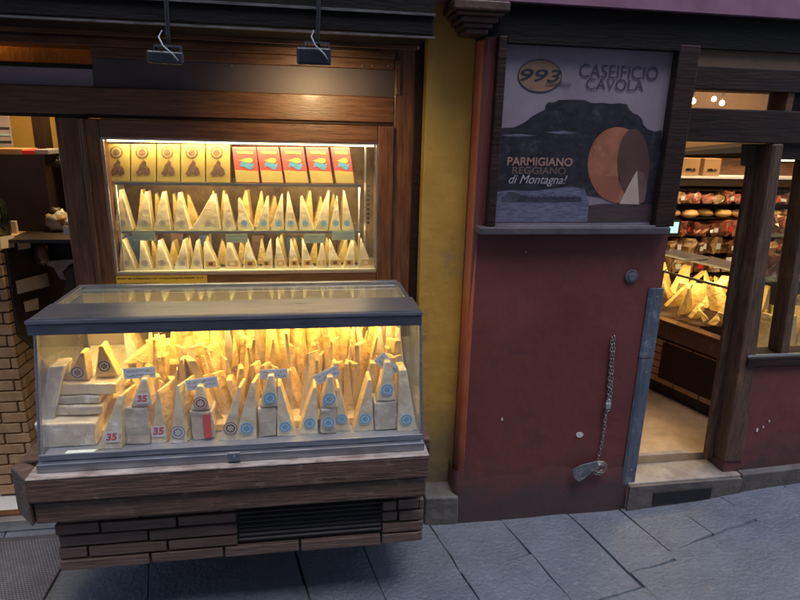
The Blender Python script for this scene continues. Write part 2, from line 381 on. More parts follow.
# door step
st = thing('doorstep', 'worn stone doorstep with dark vent slot in its riser below the shop door', 'step', (1.9, 0, -.15))
m = MB(); m.prism([(1.53, -.035, -.2), (1.53, -.035, -.022), (2.14, -.035, -.018), (2.14, -.035, -.2)], (0, .165, 0))
m.build('slab', M['stone'], st, bevel=.006)
m = MB(); m.prism([(2.1401, -.045, -.2), (2.1401, -.045, -.012), (4.5, -.045, .09), (4.5, -.045, -.2)], (0, .045, 0)); m.build('kerb', M['stone_dark'], st, bevel=.006)
MB().prism([(1.53, -.052, -.2), (1.53, -.052, -.030), (2.138, -.052, -.028), (2.138, -.052, -.2)], (0, .016, 0)).build('riser', M['stone_dark'], st, sub=2, amp=.003)
MB().prism([(1.66, -.058, -.135), (1.66, -.058, -.072), (1.97, -.058, -.066), (1.97, -.058, -.125)], (0, .004, 0)).build('vent_slot', M['black'], st)
MB().box(1.566, 1.95, .131, .16, -.02, .024).build('threshold', M['stone'], st, bevel=.004)

# ------------------------------------------------------------ timber shopfront on the left
Y0 = .17
tf = thing('timber_shopfront', 'brown varnished timber shopfront with a smoky transom above the lit window', 'shopfront', (-.2, Y0, -.1))
MB().box(-5, .37, Y0, .3, 1.632, 1.733).build('middle_rail', M['wood'], tf, bevel=.004)
MB().box(-5, .37, Y0 + .012, .3, 1.62, 1.6315).build('recessed_bead', M['wood_dark'], tf)  # dark wood strip set back under the middle rail
MB().box(-.78, .37, Y0 + .02, .3, 1.734, 1.836).build('transom_panel', M['transom'], tf)
MB().box(-5, -.782, Y0 + .02, .3, 1.734, 1.796).build('transom_panel', M['transom_refl'], tf)
MB().box(-5, -.782, Y0 + .004, .3, 1.797, 1.812).build('rail', M['wood_dark'], tf)
MB().box(-.778, .37, Y0, .3, 1.837, 1.875).build('upper_rail', M['wood'], tf, bevel=.003)
MB().box(-5, .37, Y0 - .012, .3, 1.8755, 1.99).build('upper_rail', M['wood'], tf, bevel=.003)
MB().box(.3705, .486, Y0, .3, -.17, 1.99).build('post', M['woodv'], tf, bevel=.004)
MB().box(.372, .392, Y0 - .014, Y0 - .001, 1.74, 1.875).build('bead', M['woodv'], tf, bevel=.003)
MB().box(.452, .485, Y0 - .012, Y0 - .001, -.1, 1.95).build('bead', M['wood_dark'], tf, bevel=.003)
MB().box(-.93, -.845, Y0, .3, .53, 1.62).build('post', M['woodv'], tf, bevel=.004)
m = MB().box(-1.75, .4, Y0 - .01, Y0 + .03, -.17, -.116); m.build('threshold', M['alu'], tf, bevel=.003)
MB().box(-1.75, .4, Y0 + .03, Y0 + .06, -.15, -.105).build('threshold_trim', M['wood'], tf)
# fixings along the upper rail
for px in (372, 362, 388, 232): MB().disc(at(px, 66, Y=Y0 - .002), (0, -1, 0), .004, .004, 10).build('bolt', M['alu'], tf)
# orange lit wall behind the gap at the top left
# ------------------------------------------------------------ display window
wn = thing('display_window', 'brown framed lit display window with three shelves of packed cheese', 'display window', (-.23, Y0, .93))
gx0, gx1, gz0, gz1 = -.768, .304, 1.008, 1.548
fx0, fx1, fz0, fz1 = -.843, .369, .925, 1.618
m = MB()
m.box(fx0, gx0, Y0 - .02, .26, fz0, fz1); m.build('frame_stile', M['woodv'], wn, bevel=.005)
m = MB(); m.box(gx1, fx1, Y0 - .02, .26, fz0, fz1); m.build('frame_stile', M['woodv'], wn, bevel=.005)
m = MB(); m.box(gx0 + .0005, gx1 - .0005, Y0 - .019, .26, gz1, fz1); m.build('frame_rail', M['wood'], wn, bevel=.005)
m = MB(); m.box(gx0 + .0005, gx1 - .0005, Y0 - .019, .26, fz0, gz0); m.build('frame_rail', M['wood'], wn, bevel=.005)
MB().box(fx0 + .012, fx0 + .024, Y0 - .03, Y0 - .02, fz0 + .01, fz1).build('moulding', M['woodv'], wn, bevel=.004)
m = MB(); e = .007   # bright metal bead round the pane
m.box(gx0, gx0 + e, Y0 - .012, Y0 + .0, gz0, gz1).box(gx1 - e, gx1, Y0 - .012, Y0, gz0, gz1).box(gx0, gx1, Y0 - .0121, Y0 + .0001, gz0 - .001, gz0 + e).box(gx0, gx1, Y0 - .0121, Y0 + .0001, gz1 - e, gz1 + .001)
m.build('glazing_bead', M['alu'], wn)
MB().box(gx0 + .004, gx1 - .004, Y0 - .006, Y0 - .003, gz0 + .004, gz1 - .004).build('pane', M['glass'], wn)
bk = .47
m = MB().box(gx0 - .03, gx1 + .03, bk, bk + .01, gz0 - .02, gz1 + .03); m.build('back_panel', M['mirror'], wn)
m = MB().box(gx0 - .03, gx0 - .02, .2605, bk, gz0 - .02, gz1 + .03).box(gx1 + .02, gx1 + .03, .2605, bk, gz0 - .02, gz1 + .03).box(gx0 - .03, gx1 + .03, .2605, bk, gz1 + .03, gz1 + .04)
m.box(gx0 - .02, gx1 + .02, .2605, bk, gz0 - .02, gz0 - .004); m.build('cabinet_lining', M['inner'], wn)
m = MB().box(gx0 + .004, gx1 - .004, Y0 + .02, .2605, gz0 + .001, gz0 + .004); m.build('deck', M['inner'], wn)
m = MB()
zs1 = at(230, 183, Y=.22).z; zs2 = at(230, 230.5, Y=.22).z
m.box(gx0 + .02, .238, .20, .42, zs1 - .004, zs1).box(gx0 + .03, .238, .20, .42, zs2 - .004, zs2)
m.build('shelf', M['glass_green'], wn)
m = MB().box(gx0 + .02, .238, .192, .1995, zs1 - .009, zs1 + .002).box(gx0 + .03, .238, .192, .1995, zs2 - .007, zs2 + .002); m.build('shelf_edge', M['steel'], wn)
m = MB()
for x in (gx0 + .022, .232): m.tube([(x, .205, gz0), (x, .205, zs1 - .01)], .0035, 8)
m.box(.262, .27, .3, .31, gz0, gz1)
m.build('shelf_upright', M['alu'], wn)
m = MB()
for k in range(9): m.box(.272, .283, .262, .27, 1.2 + k * .02, 1.21 + k * .02)
m.build('vent_slots', M['black'], wn)
MB().box(gx0 + .01, gx1 - .012, .195, .215, gz1 - .014, gz1 - .003).build('light_tube', glow('lit_tube', (1, .84, .42), 2.5), wn)
area(wn, (-.23, .21, gz1 - .018), (-.23, .36, gz0), 1.0, .03, .95, (1, .78, .36))
area(wn, (-.23, .21, zs1 - .012), (-.23, .30, gz0), 1.0, .02, 1.0, (1, .76, .34))
area(wn, (-.23, .20, zs2 - .012), (-.23, .29, gz0), 1.0, .02, .55, (1, .78, .36))  # added light under the lower shelf, no tube modelled, brightens the bottom row
# yellow strip below the pane
ys = MB().box(at(118, 280, Y=Y0).x, at(208, 280, Y=Y0).x, Y0 - .0225, Y0 - .0205, at(118, 284, Y=Y0).z, at(118, 275, Y=Y0).z).build('notice_strip', M['ystrip'], wn)
def scrawl(x0, x1, z0, z1, rows, Y, parent, m, seed, th=.0012, name='handwriting', rot=0, c=None):
    """short pen strokes, unreadable at this size"""
    random.seed(seed); b = MB(); hh = (z1 - z0) / rows
    cx, cz = c or ((x0 + x1) / 2, (z0 + z1) / 2)
    for r in range(rows):
        x = x0; zc = z0 + hh * (r + .5)
        while x < x1:
            wd = U(.003, .007)
            if R() < .85:
                a = Vector((x, 0, zc + U(-.3, .3) * hh)); d = Vector((x + wd * U(.4, 1), 0, zc + U(-.35, .35) * hh))
                n = (d - a).normalized().cross(Vector((0, 1, 0))) * th / 2
                q = [a - n, d - n, d + n, a + n]
                q2 = []
                for p in q:
                    dx, dz = p.x - cx, p.z - cz
                    q2.append((cx + dx * math.cos(rot) - dz * math.sin(rot), Y, cz + dx * math.sin(rot) + dz * math.cos(rot)))
                b.face(q2)
            x += wd * .7
    return b.build(name, m, parent)
p0 = at(119, 278.6, Y=Y0); p1 = at(204, 276.3, Y=Y0)
scrawl(p0.x, p1.x, p0.z - .001, p0.z + .009, 1, Y0 - .0235, ys, M['ink'], 3, .003, 'lettering')
p0 = at(119, 283, Y=Y0)
scrawl(p0.x, p0.x + .16, p0.z, p0.z + .008, 1, Y0 - .0235, ys, M['ink'], 4, .002, 'lettering')

# ---- goods in the display window
GW = 'packed cheeses on the shelves of the lit window'
def carton(xl, xr, yt, yb, lean, red, i, n):
    Yp = .235
    a = at(xl, yb, Y=Yp); b = at(xr - 1.2, yb, Y=Yp); c = at(xr - 1.2 - lean, yt, Y=Yp); d = at(xl - lean, yt, Y=Yp)
    a.z = b.z = zs1 + .001
    ords = ['leftmost', 'second', 'third', 'fourth', 'fifth'][i]
    lab = ('red and cream carton with blue emblem, %s of the red ones on the shelf' if red else 'yellow carton with dark fruit picture, %s of the yellow ones on the shelf') % ords
    t = thing('cheese_carton', lab, 'carton', ((a.x + b.x) / 2, Yp, a.z), 'cartons on the top shelf of the lit window')
    m = MB().prism([a, b, c, d], (0, .07, 0)); m.build('carton_body', M['box_r' if red else 'box_y'], t, bevel=.002)
    def P(u, v):  # on the front
        lo = a.lerp(b, u); hi = d.lerp(c, u); return lo.lerp(hi, v)
    off = Vector((0, -.0015, 0))
    if red:
        MB().face([P(.02, .02) + off, P(.98, .02) + off, P(.98, .33) + off, P(.02, .36) + off]).build('cream_band', M['box_c'], t)
        e = [P(.54 + .30 * math.cos(k * .449), .50 + .10 * math.sin(k * .449) + .05 * math.cos(k * 1.347)) + off for k in range(14)]
        MB().face(e).build('emblem', M['lbl_blue'], t)
        e = [P(.50 + .32 * math.cos(k * .449), .63 + .055 * math.sin(k * .449) + .03 * math.sin(k * .9)) + off * 1.6 for k in range(14)]
        MB().face(e).build('emblem', M['lbl_gold'], t)
        MB().face([P(.2, .82) + off, P(.85, .80) + off, P(.85, .87) + off, P(.2, .89) + off]).build('lettering', M['lbl_gold'], t)
    else:
        for r_, mm, o_ in ((.27, 'fig', 1), (.20, 'box_y', 1.6), (.15, 'fig', 2.2)):
            MB().face([P(.45 + r_ * math.cos(k * .393), .78 + r_ * .62 * math.sin(k * .393)) + off * o_ for k in range(16)]).build('seal', M[mm], t)
        bb = MB(); random.seed(40 + i)
        pts = [(.5, .60), (.62, .52), (.60, .44), (.74, .36), (.80, .22), (.66, .16), (.48, .20), (.3, .15), (.18, .22), (.30, .34), (.34, .44), (.42, .50)]
        bb.face([P(u, v) + off for u, v in pts]); bb.build('fruit_picture', M['fig'], t)
for i, xl in enumerate((105.5, 131, 157, 181, 206)): carton(xl, (131, 157, 181, 206, 231)[i], 144, 181, 0, False, i, 5)
for i, xl in enumerate((236, 262, 285.5, 311, 336)): carton(xl, (261, 285, 310, 334.5, 356)[i], 147, 182, 5.5 if i else 4, True, i, 5)

def sticker(c, r, kind, parent, tilt=0, ax=Vector((0, -1, 0))):
    u = Vector((1, 0, 0)); v = Vector((0, 0, 1)); c = Vector(c)
    def ring(r0, n=18): return [c + u * r0 * math.cos(k * 2 * math.pi / n) + v * r0 * math.sin(k * 2 * math.pi / n) for k in range(n)]
    base, ink = {'blue': ('lbl_lblue', 'lbl_blue'), 'brown': ('lbl_brown', 'paper'), 'grey': ('lbl_grey', 'lbl_white'), 'gold': ('lbl_gold', 'lbl_brown'),
                 'ring': ('paper', 'ink'), 'dark': ('paper', 'lbl_grey')}[kind]
    L_ = MB().face(ring(r)).build('round_label', M[base], parent)
    b = MB()
    def sh(pts, k): return [p + ax * k for p in pts]
    n = 18; a_ = sh(ring(r * .86), .0008); b_ = sh(ring(r * .70), .0008)
    for k in range(n): b.face([a_[k], a_[(k + 1) % n], b_[(k + 1) % n], b_[k]])
    a_ = sh(ring(r * .45), .0008)
    for k in range(0, n, 3): b.face([a_[k], a_[k + 1], a_[(k + 2) % n], c + ax * .0008])
    b.build('emblem', M[ink], L_)

def wedge(name, lab, pl, pr, tip, Y, th, skew=0, mats=('pale', 'cut'), group=None, trunc=.1, loc=None, amp=.003, cat='cheese'):
    """upright wedge of hard cheese: triangular face to the front, cut face along its side"""
    a, b, t = Vector(pl), Vector(pr), Vector(tip)
    wd = (b - a).length; e = (b - a).normalized()
    up = Vector((0, 0, 1)); nrm = (t - a.lerp(b, .5)).normalized()
    pts = [a, a.lerp(b, .5) - nrm * wd * .03, b, t + e * wd * trunc * .5, t + nrm * wd * .01, t - e * wd * trunc * .5]
    root = thing(name, lab, cat, a.lerp(b, .5) + Vector((0, th / 2, 0)), group)
    m = MB().prism(pts, (skew, th, 0), 0, 1)
    for f in m.bm.faces:
        if f.material_index == 1 and abs(f.normal.z) > .9 and f.calc_center_median().z < a.z + .02: f.material_index = 2
    m.build('cheese_piece', [M[mats[0]], M[mats[1]], M['rind']], root, bevel=.004, sub=1, amp=amp, fr=25)
    return root
row2 = [(114, 133, 120, 190), (135, 152, 146, 192), (153, 171, 163, 192), (174, 190, 179, 193), (191, 221, 213, 195), (222, 236, 226, 195), (238, 254, 239, 199), (256, 269, 267, 197),
        (271, 284, 282, 195), (285, 298, 288, 193), (299.5, 314, 301, 197), (314.5, 328, 329, 191), (329.5, 340.5, 337, 197), (342, 354, 344, 191)]
ordn = ['first', 'second', 'third', 'fourth', 'fifth', 'sixth', 'seventh', 'eighth', 'ninth', 'tenth', 'eleventh', 'twelfth', 'thirteenth', 'fourteenth', 'fifteenth', 'sixteenth', 'seventeenth', 'eighteenth']
ordn += ['nineteenth', 'twentieth']
def nth(i):
    if i <= 20: return ordn[max(i, 1) - 1]
    return {2: 'twenty-', 3: 'thirty-', 4: 'forty-', 5: 'fifty-'}[i // 10] + ordn[i % 10 - 1] if i % 10 else {3: 'thirtieth', 4: 'fortieth', 5: 'fiftieth'}[i // 10]
k2 = ['dark', 'dark', 'dark', 'dark', 'dark', 'dark', 'blue', 'blue', 'blue', 'blue', 'blue', 'blue', 'blue', 'blue']
def shelf_wedge(i, xl, xr, xt, yt, yb, Yp, zb, kind, which, total):
    a = at(xl, yb, Y=Yp); b = at(xr, yb, Y=Yp); t = at(xt, yt, Y=Yp); a.z = b.z = zb
    side = 'right' if i >= total / 2 else 'left'
    j = total - 1 - i if side == 'right' else i
    w_ = 'cheese wedge with %s label, %s shelf, %s from %s end' % (
        {'dark': 'small faint round', 'blue': 'round blue', 'gold': 'low golden'}[kind], which, ordn[j], side)
    r_ = wedge('packed_wedge', w_, a, b, t, Yp, .06, U(-.004, .004), group=GW, mats=('pale', 'pale'), amp=.0015)
    c = a.lerp(b, .5).lerp(t, .27)
    if kind == 'gold':
        q = a.lerp(b, .5); hw = (b - a).length * .33
        l = MB().box(q.x - hw, q.x + hw, Yp - .003, Yp - .002, zb + .012, zb + .036).build('label', M['lbl_gold'], r_)
        MB().box(q.x - hw * .5, q.x + hw * .4, Yp - .004, Yp - .0035, zb + .016, zb + .030).build('emblem', M['lbl_brown' if i % 3 else 'paper'], l)
    else:
        sticker((c.x, Yp - .003, zb + .03), .0135, kind, r_)
random.seed(3)
for i, (xl, xr, xt, yt) in enumerate(row2): shelf_wedge(i, xl, xr, xt, yt, 228, .225, zs2 + .001, k2[i], 'middle', len(row2))
row3 = [(119, 136, 122, 240), (139, 153, 141, 240), (155, 172, 159, 241), (174, 189, 184, 240), (190, 203, 197, 241), (204, 219, 205, 242), (225, 241, 228, 240), (243, 258, 247, 240), (261, 273, 270, 241),
        (275, 287, 277, 239), (289, 300, 291, 241), (302, 314, 303, 240), (316, 327, 322, 241), (328.5, 342, 330, 241), (343, 355, 353, 239), (359.5, 372.5, 361, 240)]
for i, (xl, xr, xt, yt) in enumerate(row3): shelf_wedge(i, xl, xr, xt, yt, 269, .215, gz0 + .005, 'dark' if i < 5 else 'gold', 'bottom', len(row3))
random.seed(19)
for zb, lv in ((zs2 + .001, 'middle'), (gz0 + .005, 'bottom')):
    x = gx0 + .06; q_ = 0
    while x < (.20 if lv == 'middle' else .26):
        q_ += 1; wd = U(.045, .07); h = U(.13, .165) if lv == 'middle' else U(.10, .13)
        wedge('packed_wedge', 'second rank wedge on the %s shelf of the lit window, %s from left' % (lv, nth(q_)), (x, .31, zb), (x + wd, .31, zb), (x + wd * U(.1, .9), .31, zb + h), .31, .05,
              U(-.01, .01), mats=('cut', 'cut'), group='second rank wedges in the lit window', amp=.003)
        x += wd * U(.95, 1.5)
# second rank of dark packets behind
for i, px in enumerate((131, 150, 176, 205, 232, 258, 292, 318, 345)):
    a = at(px, 262, Y=.33); random.seed(60 + i)
    t = MB().box(a.x - .028, a.x + .028, .38, .42, gz0, gz0 + U(.11, .14)).build('cheese_packet', mat('wrapped_packet', (.22, .12, .10) if i % 3 else (.14, .2, .42), None, 12, bump=.4), loc=(a.x, .40, gz0), bevel=.004)
    props(t, 'dark wrapped packet behind the bottom window wedges, %s from the left' % ordn[i], 'packet', 'dark packets behind the wedges')
for i, (x0, x1, y0, y1) in enumerate([(133, 155, 232.5, 240.5), (226, 247.5, 234, 242.5), (304, 325, 234, 243), (332, 354.5, 231, 240)]):
    a = at(x0, y1, Y=.19); b = at(x1, y0, Y=.19)
    t = MB().box(a.x, b.x, .187, .189, a.z, b.z).build('price_card', M['card_g'], loc=(a.x, .188, a.z))
    props(t, 'pale green price card on the middle shelf edge, %s from the left' % ordn[i], 'price card', 'green price cards on the shelf edge')
    scrawl(a.x + .005, b.x - .005, a.z + .004, b.z - .004, 2, .1862, t, M['lbl_grey'], 70 + i, .001)

# ------------------------------------------------------------ refrigerated case
cs = thing('refrigerated_case', 'long glass fronted refrigerated case with steel lid and slatted dark wood base', 'display case', (-.23, -.25, .10))
cx0, cx1 = -.848, .395
def slats(b, x0, x1, z0, z1, rows, y, ln, seed, skip=None):
    random.seed(seed); h = (z1 - z0) / rows
    for r in range(rows):
        x = x0 - (ln * .5 if r % 2 else 0) + U(-.03, .03)
        while x < x1:
            l = ln * U(.85, 1.15); a, c = max(x + .004, x0), min(x + l - .004, x1)
            zz0, zz1 = z0 + r * h + .004, z0 + (r + 1) * h - .004
            segs = [(a, c)]
            if skip and zz1 > skip[2] and zz0 < skip[3]:
                segs = [(a, min(c, skip[0])), (max(a, skip[1]), c)]
            for p, q in segs:
                if q - p > .012:
                    yy = y + U(-.0025, .0025); b.box(p, q, yy, y + .018, zz0 + U(0, .002), zz1 - U(0, .002))
            x += l
gx = (at(236, 520, Y=-.5).x, at(383, 510, Y=-.5).x); gzz = (.170, .330)
b = MB(); slats(b, cx0, cx1, .118, .355, 5, -.5, .27, 8, (gx[0], gx[1], gzz[0], gzz[1]))
b.build('slat_cladding', M['wood_base'], cs, bevel=.003)
MB().box(cx0 + .002, cx1 - .002, -.482, -.02, .12, .54).build('base_box', M['black'], cs)
b = MB()
for k in range(8): b.hexa([(gx[0] + .006, -.492, .178 + k * .019), (gx[1] - .006, -.492, .178 + k * .019), (gx[1] - .006, -.492, .183 + k * .019), (gx[0] + .006, -.492, .183 + k * .019),
                         (gx[0] + .006, -.483, .186 + k * .019), (gx[1] - .006, -.483, .186 + k * .019), (gx[1] - .006, -.483, .191 + k * .019), (gx[0] + .006, -.483, .191 + k * .019)])
b.build('vent_grille', mat('grille_black', (.022, .018, .018), (.014, .011, .012), 10, bump=.1), cs)
b = MB(); slats(b, -.50, -.02, .118, .355, 5, .0, .27, 9)
for v in b.bm.verts: v.co = Vector((cx1 - .019 + v.co.y + .018, v.co.x, v.co.z))
b.build('slat_cladding', M['wood_base'], cs, bevel=.003)
# rim boards
b = MB(); b.box(-.872, .405, -.585, -.49, .447, .529); b.build('rim_board', M['wood_rim'], cs, bevel=.006, sub=2, amp=.002, fr=6)
b = MB(); b.box(-.868, .402, -.568, -.488, .362, .440); b.build('rim_board', M['wood_rim'], cs, bevel=.006, sub=2, amp=.002, fr=6)
b = MB(); b.prism([(-.8725, -.582, .36), (-.8725, -.50, .36), (-.935, -.46, .36), (-.955, -.49, .36)], (0, 0, .172)); b.build('corner_board', M['wood_rim'], cs, bevel=.005)
b = MB(); b.box(-.94, -.871, -.459, .0, .37, .531); b.build('side_board', M['wood_rim'], cs, bevel=.005)
b = MB(); b.box(.386, .43, -.489, -.02, .38, .545); b.build('side_board', M['wood_rim'], cs, bevel=.005)
b = MB(); b.box(-.872, .405, -.586, -.49, .5295, .5355); b.build('rim_top', M['wood_top'], cs, bevel=.002)
# brackets holding the case clear of the paving
for x in (-.7, .25):
    MB().box(x - .03, x + .03, -.06, -.0, -.17, .12).build('leg', M['black'], cs)
# steel sill, deck
b = MB(); b.box(-.848, .394, -.556, -.535, .536, .566); b.box(-.846, .392, -.536, -.528, .566, .588); b.build('sill_rail', M['steel'], cs, bevel=.003)
b = MB(); b.box(-.84, .386, -.527, -.02, .56, .575); b.build('deck', mat('steel_deck', (.42, .43, .47), (.32, .33, .38), 7, rough=.38, bump=.1, metal=.5), cs)
b = MB().box(-.84, .386, -.025, -.015, .576, .975); b.build('rear_panel', mat('rear_lining', (.55, .42, .22), (.45, .33, .16), 3, rough=.5, bump=.1), cs)
gB, gT, zB, zT = -.533, -.432, .588, .969
# slanted front glass and frame
b = MB(); b.hexa([(-.842, gB, zB), (.386, gB, zB), (.386, gT, zT), (-.842, gT, zT), (-.842, gB + .005, zB), (.386, gB + .005, zB), (.386, gT + .005, zT), (-.842, gT + .005, zT)])
b.build('front_glass', M['glass_case'], cs)
for xa, xb in ((-.848, -.838), (.383, .393)):
    b = MB(); b.hexa([(xa, gB - .006, zB - .03), (xb, gB - .006, zB - .03), (xb, gT - .006, zT), (xa, gT - .006, zT), (xa, gB + .014, zB - .03), (xb, gB + .014, zB - .03), (xb, gT + .014, zT), (xa, gT + .014, zT)])
    b.build('corner_post', M['steel'], cs, bevel=.002)
    b = MB(); xx = xa + .003; b.prism([(xx, gB + .014, zB - .02), (xx, -.02, zB - .02), (xx, -.02, zT), (xx, gT + .014, zT)], (.004, 0, 0)); b.build('side_glass', M['glass_case'], cs)
# lid
b = MB(); b.box(-.845, .384, -.487, -.465, .970, 1.020); b.build('lid_front', M['steel_d'], cs, bevel=.004)
b = MB(); b.box(-.846, .385, -.490, -.4875, 1.008, 1.019); b.build('lid_edge', M['steel'], cs, bevel=.001)
b = MB(); b.box(-.843, .382, -.4645, -.30, 1.008, 1.019); b.box(-.843, .382, -.4645, -.43, .971, 1.0075); b.build('lid_panel', M['steel'], cs, bevel=.002)
b = MB(); b.box(-.840, .365, -.06, -.035, .99, 1.018).box(-.842, -.822, -.2995, -.061, .99, 1.017).box(.352, .374, -.2995, -.061, .99, 1.017); b.build('lid_frame', M['steel'], cs, bevel=.004)
b = MB(); b.box(-.8215, .3515, -.2995, -.061, 1.002, 1.008); b.build('lid_glass', M['glass_top'], cs)
b = MB(); b.box(-.82, .345, -.034, .14, .915, .935); b.build('rear_ledge', M['wood'], cs)
b = MB(); b.box(-.82, .34, -.345, -.32, .996, 1.007); b.build('light_tube', glow('warm_tube', (1, .62, .16), 3), cs)
b = MB(); b.box(-.83, .35, -.314, -.306, .984, 1.0075); b.build('added_tube_baffle', M['steel'], cs)  # added baffle, keeps the tube's reflection out of the window pane
area(cs, (-.23, -.335, .990), (-.23, -.17, .72), 1.1, .03, 2.1, (1, .71, .25))
lk = MB().box(-.01 - .255, .01 - .235, -.567, -.5565, .545, .575); lk.disc((-.245, -.5675, .560), (0, -1, 0), .006, .004, 12); lk.build('lock', M['steel'], cs, bevel=.002)

# ---- cheese in the case
def on(px, py, z=.576): return at(px, py, Z=z)
ZD = .576
def card(px, py, wpx, hpx, rot, Yp, lab, i):
    c = at(px, py, Y=Yp); s = at(px + 1, py, Y=Yp).x - c.x
    w2, h2 = wpx * s / 2, hpx * s / 2
    t = thing('price_card', lab, 'price card', c, 'blue price cards in the case'); ca, sa = math.cos(rot), math.sin(rot)
    pts = [(c.x + x * ca - z * sa, Yp, c.z + x * sa + z * ca) for x, z in ((-w2, -h2), (w2, -h2), (w2, h2), (-w2, h2))]
    b = MB().prism(pts, (0, .0015, 0)); cb = b.build('card', M['card'], t)
    scrawl(c.x - w2 * .85, c.x + w2 * .85, c.z - h2 * .8, c.z + h2 * .8, 2, Yp - .001, t, M['ink'], 90 + i, .0014, rot=rot)
    b = MB().box(c.x - .002, c.x + .002, Yp + .002, Yp + .004, c.z - .06, c.z); b.build('stem', M['lbl_white'], t)

def front(i, xl, xr, xt, yt, yb, kind, lab, th=.06, skew=0, lr=.022, ly=.24, zb=ZD, Yf=None, mats=('pale', 'cut'), name='cheese_wedge', trunc=.16):
    if Yf is None: Yf = on((xl + xr) / 2, yb, zb).y
    a = at(xl, yb, Y=Yf); b = at(xr, yb, Y=Yf); t = at(xt, yt, Y=Yf)
    a.z = b.z = zb
    r_ = wedge(name, lab, a, b, t, Yf, th, skew, mats=mats, trunc=trunc, group='labelled wedges along the front of the case', amp=.003)
    c = a.lerp(b, .5).lerp(t, ly); y = Yf - .0045
    if kind in ('35',):
        q = MB().box(c.x - lr * 1.05, c.x + lr * 1.05, y, y + .0008, c.z - lr * .9, c.z + lr * .9).build('label', M['lbl_white'], r_)
        text('numeral', '35', c.x - lr * .85, c.x + lr * .85, c.z - lr * .55, c.z + lr * .7, y - .0008, M['lbl_red'], q, shear=.2, bold=.04)
    elif kind: sticker((c.x, y, c.z), lr, kind, r_)
    return r_
def block(px0, px1, py0, py1, zb, Yf, dp, mname, lab, name='cheese_block', grp=None, seed=1, label=None):
    a = at(px0, py1, Y=Yf); b = at(px1, py1, Y=Yf); t = at(px0, py0, Y=Yf)
    r_ = thing(name, lab, 'cheese', ((a.x + b.x) / 2, Yf, zb), grp)
    m = MB().box(a.x, b.x, Yf, Yf + dp, zb, t.z)
    m.build('cheese_piece', M[mname], r_, bevel=.006, sub=3, amp=.007, fr=18)
    if label == 'red':
        MB().box((a.x * .45 + b.x * .55), b.x - .008, Yf - .009, Yf - .008, zb + .01, t.z - .012).build('label', M['lbl_red'], r_)
    elif label == 'blue': sticker(((a.x + b.x) / 2, Yf - .010, (zb + t.z) / 2), .022, 'blue', r_)
    return r_, t.z
random.seed(21)
front(0, 97, 122, 120, 396, 449, '35', 'leaning wedge with red 35 label beside the big flat slab, left front', th=.09, skew=.02, lr=.021)
front(1, 151, 167, 158, 391, 443, '35', 'upright wedge with red 35 label to the right of the wrapped block', th=.10, skew=.03, lr=.022)
front(2, 170, 187, 177, 386, 443, 'grey', 'upright wedge with grey round label between the 35 wedges and the red carton', th=.10, skew=.04, lr=.023, ly=.2)
front(3, 219, 237, 239, 388, 440, 'brown', 'narrow wedge with brown round label at the middle of the case', th=.08, skew=.01, lr=.023)
front(4, 234, 256, 253, 383, 440, 'blue', 'wedge with round blue label left of the lock, tip leaning right', th=.08, skew=.01, lr=.023, ly=.22)
front(5, 277, 296, 279, 387, 436, 'blue', 'wedge with round blue label standing right of the stacked pair under the straight card', th=.08, lr=.021, ly=.2)
front(6, 298, 318, 315, 388, 434, 'blue', 'wedge with round blue label just left of the tilted card, tip leaning right', th=.08, lr=.021, ly=.25)
front(7, 336, 351, 338, 388, 431, 'blue', 'narrow wedge with blue label right of the small wrapped jar block', th=.08, lr=.019, ly=.3)
front(8, 353, 374, 370, 380, 431, 'blue', 'wedge with round blue label left of the block under the steep card', th=.08, lr=.022, ly=.25)
front(9, 397, 417, 403, 370, 431, 'blue', 'wedge with round blue label in the right corner of the case', th=.08, lr=.022, ly=.2, trunc=.35)
def stacked(px0, px1, py0, py1, w, kind, lab1, lab2, mname='wrap', label=None, lr=.023):
    Yf = on((px0 + px1) / 2, py1).y
    r_, zt = block(px0, px1, py0, py1, ZD + .001, Yf, .08, mname, lab1, grp='wrapped blocks along the front of the case', label=label)
    front(0, w[0], w[1], w[2], w[3], py0, kind, lab2, th=.06, zb=zt + .003, Yf=Yf, lr=lr, ly=.3, trunc=.3)
stacked(126, 151, 408, 445, (131, 153, 144, 379), '35', 'clear wrapped block holding up the middle 35 wedge', 'small wedge with red 35 label on top of the wrapped block', lr=.019)
stacked(192, 215, 411, 440, (191, 211, 200, 386), 'brown', 'wrapped block with red label under the brown labelled wedge', 'blunt wedge with brown round label standing on the red labelled block', label='red')
stacked(259, 277, 408, 437, (260, 279, 271, 376), 'blue', 'clear wrapped block beneath the blue labelled wedge under the straight card', 'blunt wedge with blue label on a wrapped block under the straight card')
stacked(320, 337, 409, 434, (320, 338, 330, 377), 'blue', 'small wrapped block with pale blue seal under the tilted card', 'blunt wedge with blue label raised under the tilted card', label='blue')
stacked(374, 397, 402, 431, (377, 396, 388, 362), 'blue', 'clear wrapped block beneath the wedge with the steep card', 'blunt wedge with blue label raised under the steep card')
